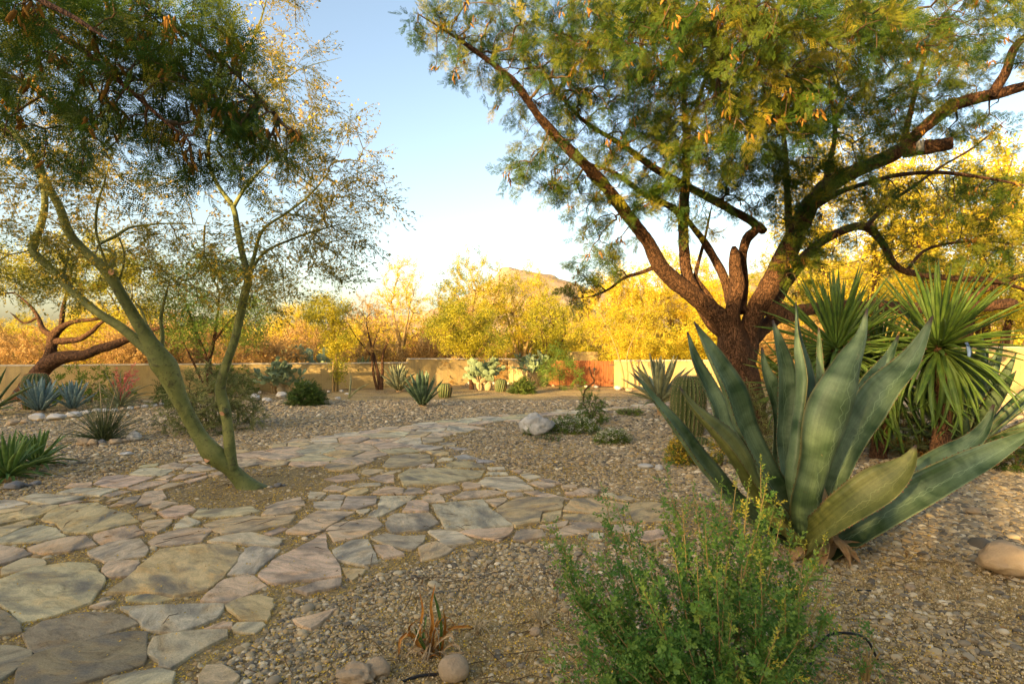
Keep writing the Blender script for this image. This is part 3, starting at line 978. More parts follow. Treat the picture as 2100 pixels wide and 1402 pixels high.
# ================================================================ FLAGSTONE PATH
Z4 = lambda L: [(x / 2.793, 900 + y / 2.793) for x, y in L]
Z5 = lambda L: [(650 + x / 2.793, 800 + y / 2.793) for x, y in L]
TAN, PINK, GREY, OLIVE, DARK, BLUE, PALE = (.71, .535, .275), (.715, .53, .34), (.67, .565, .395), (.64, .535, .31), (.385, .32, .185), (.46, .435, .375), (.77, .65, .43)
STONES4 = [
 (TAN, [(240,470),(290,410),(420,385),(560,372),(620,410),(740,440),(795,480),(640,515),(505,548),(365,545),(330,495)]),
 (TAN, [(0,450),(120,425),(185,388),(335,395),(250,440),(120,475),(0,500),(-90,500)]),
 (TAN, [(-80,425),(150,388),(172,392),(110,420),(0,440),(-70,452)]),
 (GREY, [(0,365),(80,362),(165,383),(0,418),(-90,420),(-60,375)]),
 (GREY, [(93,355),(200,322),(490,340),(420,365),(290,390)]),
 (PALE, [(320,320),(430,288),(685,293),(570,335)]),
 (PINK, [(360,285),(400,262),(530,255),(525,282)]),
 (PINK, [(530,265),(590,225),(680,213),(880,228),(730,282),(650,288)]),
 (PALE, [(735,208),(800,175),(880,170),(1010,183),(930,220),(780,214)]),
 (PINK, [(900,165),(990,140),(1095,155),(1050,178),(940,180)]),
 (GREY, [(1045,192),(1110,145),(1250,180),(1140,195)]),
 (PINK, [(725,290),(850,252),(975,240),(960,258),(800,300)]),
 (PINK, [(885,236),(985,205),(1010,210),(950,238)]),
 (PINK, [(970,245),(1025,212),(1185,200),(1180,208),(1060,235)]),
 (PINK, [(1050,252),(1190,217),(1180,232),(1090,262)]),
 (PINK, [(1185,215),(1270,190),(1295,203),(1250,218)]),
 (PINK, [(1030,135),(1100,108),(1160,103),(1165,130)]),
 (PINK, [(585,330),(680,305),(755,305),(640,340)]),
 (TAN, [(602,372),(640,348),(712,338),(630,375)]),
 (PINK, [(630,395),(720,348),(805,332),(785,362),(700,388)]),
 (TAN, [(490,365),(605,347),(570,362)]),
 (PINK, [(335,388),(440,362),(488,367),(350,395)]),
 (PINK, [(775,400),(830,312),(925,302),(950,350),(840,385)]),
 (PINK, [(880,300),(960,265),(1060,262),(1000,283),(925,303)]),
 (PINK, [(858,400),(905,363),(1020,378),(960,393),(910,413)]),
 (PINK, [(905,432),(1000,396),(1080,390),(1120,420),(1040,453),(960,460)]),
 (TAN, [(792,465),(800,422),(895,455),(820,473)]),
 (OLIVE, [(1100,456),(1150,405),(1290,410),(1440,398),(1490,425),(1390,448),(1200,456)]),
 (PINK, [(1515,405),(1590,370),(1720,340),(1745,385),(1600,405)]),
 (PINK, [(1500,446),(1530,415),(1725,407),(1660,438),(1560,448)]),
 (PINK, [(1170,500),(1250,472),(1460,453),(1500,462),(1640,450),(1690,452),(1650,498),(1440,540),(1275,552),(1205,520)]),
 (PALE, [(995,525),(1060,455),(1150,490),(1080,514)]),
 (PINK, [(812,510),(840,482),(985,472),(960,510),(900,548),(830,538)]),
 (PINK, [(543,555),(640,525),(770,502),(825,550),(700,593),(590,613),(547,590)]),
 (PINK, [(850,600),(900,562),(1060,522),(1190,518),(1210,526),(1150,598),(980,617),(870,618)]),
 (GREY, [(1192,598),(1290,566),(1440,550),(1612,586),(1597,615),(1545,628),(1380,609)]),
 (PINK, [(1518,550),(1600,517),(1645,520),(1560,557)]),
 (PINK, [(1640,545),(1780,442),(1820,422),(2030,432),(1950,470),(1800,553)]),
 (PINK, [(158,640),(310,592),(475,562),(548,620),(400,655),(240,670),(182,660)]),
 (PALE, [(-60,600),(120,525),(240,503),(320,522),(373,565),(220,600),(60,605)]),
 (TAN, [(-70,540),(150,480),(198,488),(100,530),(0,575),(-80,600)]),
 (PINK, [(-90,625),(0,620),(100,640),(180,672),(90,708),(-20,740),(-110,740)]),
 (PINK, [(503,660),(620,612),(800,587),(848,650),(828,678),(600,716),(532,688)]),
 (OLIVE, [(12,790),(22,747),(130,697),(240,702),(258,735),(120,770)]),
 (PINK, [(587,770),(620,717),(788,712),(798,725),(740,798),(640,806)]),
 (TAN, [(615,898),(700,842),(910,648),(1150,618),(1340,618),(1367,670),(1338,740),(1288,790),(1188,880),(1000,918),(940,903),(850,893)]),
 (GREY, [(1302,788),(1400,643),(1440,628),(1598,647),(1460,783)]),
 (PINK, [(1152,940),(1280,822),(1420,790),(1523,855),(1320,943)]),
 (PINK, [(1482,800),(1560,712),(1860,548),(1883,650),(1938,730),(1952,798),(1560,843)]),
 (PINK, [(1682,880),(1800,842),(1948,814),(1943,855),(1760,903)]),
 (OLIVE, [(-160,850),(0,822),(200,752),(400,727),(520,732),(560,780),(598,830),(550,898),(520,948),(350,1008),(100,1068),(70,1000),(0,952),(-160,940)]),
 (DARK, [(-160,970),(0,1002),(60,1032),(118,1090),(123,1125),(0,1148),(-160,1150)]),
 (DARK, [(132,1130),(240,1062),(500,1007),(700,1032),(788,1075),(600,1138),(400,1198),(210,1243),(162,1190)]),
 (DARK, [(122,1310),(200,1252),(480,1172),(720,1123),(843,1123),(833,1200),(818,1310),(560,1383),(380,1425),(90,1425)]),
 (DARK, [(-160,1200),(100,1208),(178,1232),(178,1260),(100,1330),(0,1400),(-160,1420)]),
 (GREY, [(692,980),(830,972),(1000,967),(1278,962),(1238,1040),(1150,1078),(980,1128),(860,1113),(800,1060)]),
 (OLIVE, [(852,1210),(880,1152),(1060,1122),(1298,1113),(1298,1150),(1120,1238),(980,1333),(912,1318),(912,1285),(852,1250)]),
 (TAN, [(1292,965),(1360,927),(1480,907),(1563,927),(1528,1048),(1380,1050)]),
 (PALE, [(1332,1090),(1360,1067),(1500,1062),(1518,1077),(1460,1123),(1342,1116)]),
 (PINK, [(1172,1108),(1280,1067),(1328,1072),(1323,1093),(1230,1103)]),
 (PINK, [(517,975),(590,950),(658,947),(600,978)]),
 (PINK, [(1682,1050),(1928,987),(1780,1103)]),
 (OLIVE, [(600,1402),(760,1362),(900,1337),(998,1362),(980,1430),(600,1430)]),
 (TAN, [(1142,1380),(1182,1322),(1270,1317),(1368,1380),(1330,1430),(1142,1430)]),
 (TAN, [(722,918),(840,900),(985,928),(900,948),(730,943)]),
]
STONES5 = [
 (PINK, [(57,805),(110,772),(330,736),(373,785),(260,843),(102,878)]),
 (GREY, [(405,745),(440,722),(640,715),(693,775),(590,813),(430,828),(405,800)]),
 (GREY, [(662,665),(800,652),(950,637),(1000,700),(1120,788),(900,805),(740,806),(702,740)]),
 (PALE, [(293,728),(350,690),(367,617),(568,614),(520,650),(400,713),(340,736)]),
 (GREY, [(137,688),(177,617),(338,614),(333,658),(230,690)]),
 (PALE, [(228,700),(303,690),(270,718)]),
 (GREY, [(-20,648),(148,642),(128,688),(60,691),(-10,680)]),
 (GREY, [(42,634),(77,607),(163,610),(148,634)]),
 (PALE, [(-40,590),(50,597),(20,628),(-50,632)]),
 (PINK, [(492,703),(530,647),(600,642),(637,660),(637,703)]),
 (PINK, [(612,615),(700,602),(732,645),(622,648)]),
 (PALE, [(637,817),(700,807),(800,817),(900,880),(730,898),(692,860)]),
 (PINK, [(815,826),(880,810),(1122,802),(1098,840),(1040,873),(900,843)]),
 (GREY, [(92,930),(200,872),(293,867),(320,930),(347,995),(270,1016),(122,983)]),
 (GREY, [(313,860),(400,832),(500,847),(618,842),(612,870),(540,926),(400,893)]),
 (PINK, [(328,905),(400,902),(498,955),(382,976)]),
 (PINK, [(582,910),(680,882),(777,925),(740,953),(602,988)]),
 (TAN, [(148,1032),(278,1042),(200,1103)]),
 (TAN, [(1033,690),(1120,642),(1200,622),(1412,627),(1398,688),(1288,708),(1278,763),(1140,793),(1062,730)]),
 (TAN, [(1285,760),(1296,717),(1400,697),(1393,735),(1340,762)]),
 (TAN, [(1413,698),(1460,632),(1600,627),(1808,661),(1740,693),(1560,712)]),
 (TAN, [(1415,722),(1560,722),(1745,703),(1753,763),(1560,768),(1413,745)]),
 (TAN, [(1763,690),(1830,652),(1930,652),(2040,680),(2030,765),(1773,763)]),
 (PINK, [(1127,870),(1162,812),(1290,812),(1308,850),(1190,873)]),
 (PINK, [(1333,853),(1420,792),(1480,782),(1557,825)]),
 (PINK, [(1275,790),(1438,760),(1418,788),(1330,803)]),
 (PINK, [(1450,772),(1618,772),(1638,800),(1520,805)]),
 (PALE, [(1552,860),(1562,830),(1640,827),(1630,863)]),
 (PINK, [(1660,780),(1760,778),(1850,800),(1800,825),(1680,815)]),
 (PINK, [(1800,850),(1830,830),(1980,800),(2060,840),(1900,870)]),
 (OLIVE, [(467,500),(530,462),(700,457),(958,471),(928,508),(750,543),(500,556)]),
 (OLIVE, [(373,440),(420,387),(520,370),(648,377),(658,415),(560,443),(400,453)]),
 (PALE, [(918,545),(962,507),(1138,502),(1238,575),(1080,583)]),
 (GREY, [(1168,490),(1210,482),(1283,505),(1210,523)]),
 (PINK, [(1218,540),(1260,527),(1368,550),(1300,570)]),
 (PINK, [(1272,520),(1330,516),(1398,543),(1330,543)]),
 (PINK, [(1402,560),(1470,549),(1488,568),(1410,574)]),
 (PINK, [(1473,585),(1520,569),(1613,580),(1598,599),(1500,599)]),
 (PINK, [(1422,595),(1460,590),(1548,608),(1430,611)]),
 (PINK, [(1188,590),(1260,587),(1448,630),(1300,623)]),
 (PALE, [(1092,600),(1170,599),(1180,618),(1100,623)]),
 (PINK, [(958,640),(1080,630),(1088,640),(1030,673)]),
 (PINK, [(773,625),(850,587),(1000,582),(1078,595),(960,618),(850,630)]),
 (PINK, [(633,585),(720,557),(798,552),(818,574),(700,603)]),
 (PINK, [(838,575),(870,550),(913,569)]),
 (PINK, [(498,600),(520,565),(590,570),(613,594),(560,603)]),
 (PINK, [(313,600),(400,562),(498,572),(493,600),(400,603)]),
 (PINK, [(37,580),(90,552),(188,575),(140,588)]),
 (GREY, [(183,560),(250,542),(358,537),(363,550),(240,561)]),
 (PINK, [(293,510),(350,492),(438,492),(438,533),(390,533)]),
 (PINK, [(38,515),(130,492),(225,482),(248,514),(120,533)]),
 (PINK, [(368,490),(420,467),(473,464),(438,487)]),
 (TAN, [(253,485),(262,460),(370,457),(388,466),(300,496)]),
 (BLUE, [(783,385),(850,372),(928,400),(820,404)]),
 (BLUE, [(908,405),(1000,407),(1028,419),(920,424)]),
 (BLUE, [(755,330),(850,337),(870,345),(780,346)]),
 (GREY, [(700,310),(800,311),(790,321),(720,320)]),
 (PALE, [(973,450),(1070,447),(1083,464),(990,468)]),
 (PINK, [(1112,465),(1178,466),(1163,487)]),
 (PALE, [(973,476),(1088,476),(1098,489),(1000,493)]),
 (TAN, [(722,440),(820,402),(948,430),(968,449),(760,454)]),
 (PALE, [(1625,600),(1700,597),(1720,614),(1640,612)]),
 (PINK, [(1682,620),(1760,617),(1848,635),(1760,640)]),
]
PATH_PX = [(-700,1190),(-350,1110),(-120,1055),(0,1030),(35,1022),(180,995),(260,965),(330,948),(420,925),(510,925),(600,905),(680,890),(760,880),(870,865),(980,855),
           (1080,848),(1175,840),(1250,834),(1330,829),(1420,826),(1420,832),(1330,836),(1230,845),(1130,854),(1075,864),(1000,871),(985,885),(930,898),(905,912),(930,935),(985,948),(1045,965),(1110,985),
           (1180,1003),(1300,1018),(1420,1030),(1560,1045),(1560,1110),(1330,1112),(1130,1118),(1060,1114),(980,1124),(930,1134),(900,1158),(780,1176),(740,1200),
           (705,1222),(600,1232),(575,1262),(540,1310),(480,1330),(340,1440),(-160,1440),(-700,1440)]
HOLE_PX = [(340,1015),(380,985),(420,975),(500,963),(600,958),(665,968),(685,990),(655,1012),(560,1032),(520,1046),(420,1046),(350,1032)]

def ground_poly(L): return np.array([G(x, y)[:2] for x, y in L])
def inside(pts, poly):
    x, y = pts[:, 0], pts[:, 1]
    ok = np.zeros(len(pts), bool)
    j = len(poly) - 1
    for i in range(len(poly)):
        xi, yi = poly[i]; xj, yj = poly[j]
        c = ((yi > y) != (yj > y)) & (x < (xj - xi) * (y - yi) / (yj - yi + 1e-12) + xi)
        ok ^= c
        j = i
    return ok
PATH = ground_poly(PATH_PX); HOLE = ground_poly(HOLE_PX)
stones = [(c, ground_poly(Z4(L))) for c, L in STONES4] + [(c, ground_poly(Z5(L))) for c, L in STONES5]

def area(p): return 0.5 * abs(np.dot(p[:, 0], np.roll(p[:, 1], 1)) - np.dot(p[:, 1], np.roll(p[:, 0], 1)))

# the far reach of the path: irregular broken slabs between those traced above
def far_stones():
    rs = np.random.default_rng(11)
    fixed = []
    for c, p in stones:
        lo, hi = p.min(0), p.max(0)
        n = max(4, int((hi[0] - lo[0]) * (hi[1] - lo[1]) / .006))
        q = rs.uniform(lo, hi, (min(n, 160), 2))
        q = q[inside(q, p)]
        fixed.append(q)
    fixed = np.concatenate(fixed)
    lo, hi = PATH.min(0), PATH.max(0)
    cand = rs.uniform((lo[0], 2.4), hi, (90000, 2))
    cand = cand[(cand[:, 1] > 5.9) | (CX + cand[:, 0] * FPX / cand[:, 1] < -70)]
    cand = cand[inside(cand, PATH) & ~inside(cand, HOLE)]
    seeds = []
    for q in cand:
        r = .40 + .2 * noise.noise(Vector((q[0] * 1.7, q[1] * 1.7, 0)))
        if r < .24: r = .24
        if seeds and np.min(np.linalg.norm(np.array(seeds) - q, axis=1)) < r: continue
        if np.min(np.linalg.norm(fixed - q, axis=1)) < .16: continue
        seeds.append(q)
    seeds = np.array(seeds)
    allp = np.vstack([seeds, fixed])
    # ghosts outside the path keep its edge
    out = rs.uniform((lo[0] - 1, 5), hi + 1, (9000, 2))
    out = out[(~inside(out, PATH)) | inside(out, HOLE)]
    allp = np.vstack([allp, out])
    res = []
    for i, s in enumerate(seeds):
        d = np.linalg.norm(allp - s, axis=1)
        near = np.argsort(d)[1:60]
        poly = [s + .8 * np.array([math.cos(a), math.sin(a)]) for a in np.linspace(0, 2 * math.pi, 12, endpoint=False)]
        for j in near:
            if d[j] > 1.7: break
            m = (s + allp[j]) / 2
            n = norm(allp[j] - s)
            gap = .008
            new = []
            for k in range(len(poly)):
                a, b = poly[k], poly[(k + 1) % len(poly)]
                da, db = np.dot(a - m, n) + gap, np.dot(b - m, n) + gap
                if da <= 0: new.append(a)
                if da * db < 0: new.append(a + (b - a) * da / (da - db))
            poly = new
            if len(poly) < 3: break
        if len(poly) >= 3:
            p = np.array(poly)
            if area(p) > .03:
                res.append(((PINK, PINK, PALE, PINK, TAN, GREY, OLIVE)[rs.integers(0, 7)], p))
    return res
FAR = far_stones()
ALL_STONES = stones + FAR
print('flagstones', len(stones), len(FAR))

bed = MB()
import bmesh
bm = bmesh.new()
vs = [bm.verts.new((x, y, .006)) for x, y in PATH]
bm.faces.new(vs)
me = bpy.data.meshes.new('stone_path'); bm.to_mesh(me); bm.free()
me.materials.append(M['bed'])
path_o = tag(link('stone_path', me), kind='structure')

def flagstone(color, poly, rs):
    c = poly.mean(0)
    p = poly - c
    if np.dot(p[:, 0], np.roll(p[:, 1], -1)) - np.dot(p[:, 1], np.roll(p[:, 0], -1)) < 0: p = p[::-1]
    # ragged outline
    near = np.linalg.norm(c) < 7
    step = .055 if near else .16
    out = []
    n = len(p)
    for i in range(n):
        a, b = p[i], p[(i + 1) % n]
        L = np.linalg.norm(b - a)
        k = max(1, int(L / step))
        nr = np.array([b[1] - a[1], a[0] - b[0]]) / (L + 1e-9)
        for q in range(k):
            f = q / k
            w = a + (b - a) * f
            if q: w = w + nr * (.016 * noise.noise(Vector((*(w + c) * 6, 1.0))) + .013 * noise.noise(Vector((*(w + c) * 19, 2.0))))
            else: w = w * (1 - min(.3, .004 / (np.linalg.norm(w) + .01)))
            out.append(w)
    out = np.array(out)
    if near: out = out * (1 + .012 / (np.linalg.norm(out, axis=1, keepdims=True) + .02))
    h = rs.uniform(.018, .030)
    tx, ty = rs.normal(size=2) * .006
    chip = np.array([.004 + .022 * max(0, noise.noise(Vector((*(w + c) * 7, 8.0)))) for w in out])[:, None]
    inn = out * (1 - np.minimum(.3, chip / (np.linalg.norm(out, axis=1, keepdims=True) + .01)))
    mid = out * .55
    def z(q, base, amp=.0):
        return base + q[:, 0] * tx + q[:, 1] * ty + amp * np.array([noise.noise(Vector((*(w + c) * 4, 5.0))) for w in q])
    m = len(out)
    rings = [np.column_stack([out * 1.01, np.full(m, -.03)]), np.column_stack([out, z(out, h - .004, .003)]),
             np.column_stack([inn, z(inn, h, .003)]), np.column_stack([mid, z(mid, h, .004)])]
    V = np.vstack(rings)
    F = []
    for r in range(3):
        for i in range(m):
            j = (i + 1) % m
            F.append((r * m + i, r * m + j, (r + 1) * m + j, (r + 1) * m + i))
    F.append(tuple(3 * m + i for i in range(m)))
    me = make_mesh('flagstone', V, F, [M['flag']], True)
    sm = [False] * (3 * m + 1)
    me.polygons.foreach_set('use_smooth', sm)
    o = link('flagstone', me, path_o, (c[0], c[1], 0))
    j = rs.normal() * .05
    o.color = tuple(np.clip(np.array(color) * (1 + j) + rs.normal(size=3) * .012, .05, .8)) + (1,)
    return h
rs_ = np.random.default_rng(5)
for c, p in sorted(ALL_STONES, key=lambda s: -area(s[1]))[:298]:
    flagstone(c, p, rs_)

# ---------------------------------------------------------------- gravel: pebbles and yellow litter as real grains
def in_stones(pts, grow_=0.0):
    r = np.zeros(len(pts), bool)
    for c, p in ALL_STONES:
        lo, hi = p.min(0) - .01, p.max(0) + .01
        i = np.where((pts[:, 0] > lo[0]) & (pts[:, 0] < hi[0]) & (pts[:, 1] > lo[1]) & (pts[:, 1] < hi[1]))[0]
        if len(i):
            r[i] |= inside(pts[i], p)
    return r

SAND = [(G(1900, 1330)[:2], 1.3, 0.96), (G(1010, 1320)[:2], .8, .85), (G(520, 1005)[:2], 1.0, .92), (G(250, 985)[:2], 1.3, .45), (G(1420, 1330)[:2], .5, .7), (G(150, 840)[:2], 2.5, .8), (G(1640, 1290)[:2], .5, .7)]
def sandiness(p):
    s = np.zeros(len(p))
    for c, r, k in SAND:
        d = np.linalg.norm((p - c) * np.array([1, 1]), axis=1) / r
        s = np.maximum(s, k * np.clip(1.6 - d, 0, 1))
    s += .35 * np.array([noise.noise(Vector((a * 1.1, b * 1.1, 7))) for a, b in p])
    return np.clip(s, 0, 1)

def gravel():
    rs = np.random.default_rng(21)
    pos, scl, tint = [], [], []
    for d0, d1, dens, size in ((2.2, 4.2, 4000, .0108), (4.2, 7, 2700, .0122), (7, 11, 1300, .0155), (11, 16, 420, .022)):
        A = 1.15 * (d1 * d1 - d0 * d0)
        n = int(A * dens)
        y = np.sqrt(rs.uniform(d0 * d0, d1 * d1, n))
        x = rs.uniform(-1, 1, n) * (1.08 * y + .6)
        p = np.column_stack([x, y])
        keep = ~in_stones(p)
        p = p[keep]
        on_path = inside(p, PATH) & ~inside(p, HOLE)
        s = sandiness(p)
        p_keep = np.where(on_path, .28, 1 - .93 * s)
        k = rs.random(len(p)) < p_keep
        p = p[k]
        n = len(p)
        r = size * np.exp(rs.normal(size=n) * .38) * np.clip(1 + (p[:, 0] - 1.0) * .16, 1, 1.45)
        pos.append(np.column_stack([p, r * .18]))
        scl.append(np.column_stack([r, r * rs.uniform(.6, .9, n), r * rs.uniform(.38, .62, n)]))
        tint.append(np.clip(rs.beta(1.6, 1.5, n), 0, 1))
    pos, scl, tint = np.concatenate(pos), np.concatenate(scl), np.concatenate(tint)
    rot = np.column_stack([rs.normal(size=len(pos)) * .2, rs.normal(size=len(pos)) * .2, rs.uniform(0, 6.28, len(pos))])
    print('pebbles', len(pos))
    scatter('gravel', S['pebble'][0], pos, rot, scl, tint)
    # coarse sand where the pebbles thin out
    n = int(1.15 * (5.6 ** 2 - 2.2 ** 2) * 7500)
    y = np.sqrt(rs.uniform(2.2 ** 2, 5.6 ** 2, n)); x = rs.uniform(-1, 1, n) * (1.08 * y + .6)
    p = np.column_stack([x, y])
    p = p[rs.random(n) < np.clip(.12 + sandiness(p), 0, 1)]
    p = p[~in_stones(p)]
    n = len(p); r = .0042 * np.exp(rs.normal(size=n) * .35)
    print('grains', n)
    scatter('coarse_sand', S['grain'][0], np.column_stack([p, r * .4 + .003]), rs.uniform(0, 6.28, (n, 3)), r, rs.beta(1.6, 1.6, n))
    # yellow petals and chaff
    pos, r_ = [], []
    for d0, d1, dens, size in ((2.2, 4.5, 4200, .0115), (4.5, 7.5, 2100, .015), (7.5, 11, 620, .02)):
        n = int(1.15 * (d1 * d1 - d0 * d0) * dens)
        y = np.sqrt(rs.uniform(d0 * d0, d1 * d1, n))
        x = rs.uniform(-1, 1, n) * (1.08 * y + .6)
        p = np.column_stack([x, y])
        st = in_stones(p)
        on = inside(p, PATH) & ~inside(p, HOLE)
        w = np.array([noise.noise(Vector((a * .9, b * .9, 3))) + .5 * noise.noise(Vector((a * 3, b * 3, 3))) for a, b in p])
        pr = np.clip(.42 + .9 * w, .05, 1)
        pr = np.where(st, .018, np.where(on, .95, pr)) * np.clip(1.25 - np.maximum(0, x - .6) * .35, .25, 1)
        k = rs.random(n) < pr
        z = np.where(st[k], .034, rs.uniform(.006, .016, k.sum()))
        pos.append(np.column_stack([p[k], z])); r_.append(size * rs.uniform(.5, 1.4, k.sum()))
    pos, r_ = np.concatenate(pos), np.concatenate(r_)
    n = len(pos)
    rot = np.column_stack([rs.normal(size=n) * .4, rs.normal(size=n) * .4, rs.uniform(0, 6.28, n)])
    print('litter', n)
    scatter('fallen_petals', S['litter'][0], pos, rot, r_, rs.random(n))
gravel()

# ================================================================ SUCCULENTS
def strap_mesh(name, pts, widths, normals, thick, mats, gutter=.25, teeth=0, nring=22, tooth=.012, wave=0.0, seed=0):
    """fleshy pointed leaf: crescent section, toothed margins, dark end spine; pts/widths/normals given along the leaf"""
    q = np.column_stack([pts, widths, normals])
    L = np.linalg.norm(np.diff(np.asarray(pts), axis=0), axis=1).sum()
    s = catmull(q, L / nring)
    C, W, Nn = s[:, :3], np.maximum(s[:, 3], .002), norm(s[:, 4:7])
    T = norm(np.gradient(C, axis=0))
    Nn = norm(Nn - T * np.sum(Nn * T, axis=1, keepdims=True))
    S_ = np.cross(T, Nn)
    m = 9
    ss = np.linspace(-1, 1, m)
    V, U, SS, F = [], [], [], []
    n = len(C)
    for i in range(n):
        u = i / (n - 1)
        w = W[i] * (1 + wave * noise.noise(Vector((u * 5, seed, 0))))
        th = thick * min(1, w / (np.max(W) * .5)) * (1.15 - .7 * u)
        for k in range(m):
            x = ss[k]
            V.append(C[i] + S_[i] * x * w * .5 + Nn[i] * (gutter * w * (x * x - .25) + wave * .15 * w * noise.noise(Vector((u * 9, x * 2, seed + 4)))))
            U.append(u); SS.append(x)
        for k in range(m - 2, 0, -1):
            x = ss[k]
            V.append(C[i] + S_[i] * x * w * .5 + Nn[i] * (gutter * w * (x * x - .25) - th * (1 - x * x) ** .7))
            U.append(u); SS.append(x * .85)
    r = 2 * m - 2
    for i in range(n - 1):
        for k in range(r):
            k2 = (k + 1) % r
            F.append((i * r + k, (i + 1) * r + k, (i + 1) * r + k2, i * r + k2))
    F.append(tuple(range(r))); F.append(tuple((n - 1) * r + k for k in range(r - 1, -1, -1)))
    fm = [0] * len(F)
    if teeth:
        rs = np.random.default_rng(seed + 1)
        for sd, k in ((-1, 0), (1, m - 1)):
            for t in np.linspace(.12, .86, teeth):
                f = (t + rs.normal() * .006) * (n - 1)
                i = min(n - 2, int(f)); f -= i
                a = np.asarray(V[i * r + k]) * (1 - f) + np.asarray(V[(i + 1) * r + k]) * f
                out = S_[i] * sd
                h = tooth * rs.uniform(.7, 1.2)
                b = len(V)
                V += [a - T[i] * h * .5 - out * .002, a + T[i] * h * .5 - out * .002, a + out * h * .8 + T[i] * h * .2, a + Nn[i] * h * .3]
                U += [.5] * 4; SS += [.97] * 4
                F += [(b, b + 1, b + 2), (b, b + 3, b + 2), (b + 3, b + 1, b + 2)]
                fm += [min(1, len(mats) - 1)] * 3
    return make_mesh(name, V, F, mats, True, fm, {'u': U, 's': SS})

def unit_leaf(name, L, W, mats, thick=.03, bend=.25, gutter=.25, teeth=0, tooth=.01, prof=None, nring=12, fold=False):
    """leaf along +X, inner face +Z, curving by bend (positive = outwards/down)"""
    prof = prof or [(0, .62), (.15, .62), (.35, .85), (.55, 1.0), (.75, .78), (.9, .35), (1, .02)]
    pts, ws, ns = [], [], []
    for t, w in prof:
        a = bend * t
        pts.append((L * t * math.cos(a * .6), 0, -L * t * math.sin(a * .6) + 0.0))
        ws.append(W * w); ns.append((math.sin(a), 0, math.cos(a)))
    return strap_mesh(name, np.array(pts), np.array(ws), np.array(ns), thick, mats, gutter, teeth, nring, tooth)

def place_leaf(name, me, root, pos, az, pitch, roll=0.0, scale=1.0):
    o = link(name, me, root)
    o.location = pos
    o.rotation_euler = (Matrix.Rotation(az, 4, 'Z') @ Matrix.Rotation(-pitch, 4, 'Y') @ Matrix.Rotation(roll, 4, 'X')).to_euler()
    o.scale = scale if hasattr(scale, '__len__') else (scale,) * 3
    return o

def rosette(name, base, label, cat, n, L, W, mat, seed, pitch=(1.45, .55), group=None, thick=.03, teeth=10, bend=(.05, .45), dry=True, stem=.06, sub=None, gut=.25, prof=None, rz=0):
    rs = np.random.default_rng(seed)
    root = thing(name, base, label, cat, group, rz)
    meshes = [unit_leaf('leaf', L, W, [mat, M['dry']], thick, b, gut, teeth, .012 * L, prof) for b in (bend[0], (bend[0] + bend[1]) / 2, bend[1])]
    for i in range(n):
        t = (i + .5) / n
        az = i * 2.39996 + rs.normal() * .15
        pt = pitch[0] + (pitch[1] - pitch[0]) * t + rs.normal() * .07
        sc = (.62 + .38 * math.sin(math.pi * min(1, .25 + .75 * t))) * rs.uniform(.88, 1.08)
        me = meshes[min(2, int(t * 3))]
        r0 = .02 + .10 * L * t * .6
        place_leaf('leaf', me, root, (math.cos(az) * r0, math.sin(az) * r0, stem + .08 * L * (1 - t)), az, pt, rs.normal() * .15, sc)
    mb = MB()
    tube(mb, catmull(np.array([[0, 0, -.02], [0, 0, stem * .6], [0, 0, stem + .12 * L]]), .03), np.array([.1, .12, .05])[np.minimum(2, np.arange(len(catmull(np.array([[0, 0, -.02], [0, 0, stem * .6], [0, 0, stem + .12 * L]]), .03))))] * L, 8, .2, 8)
    mb.build('stem', [M['dry']], root)
    return root

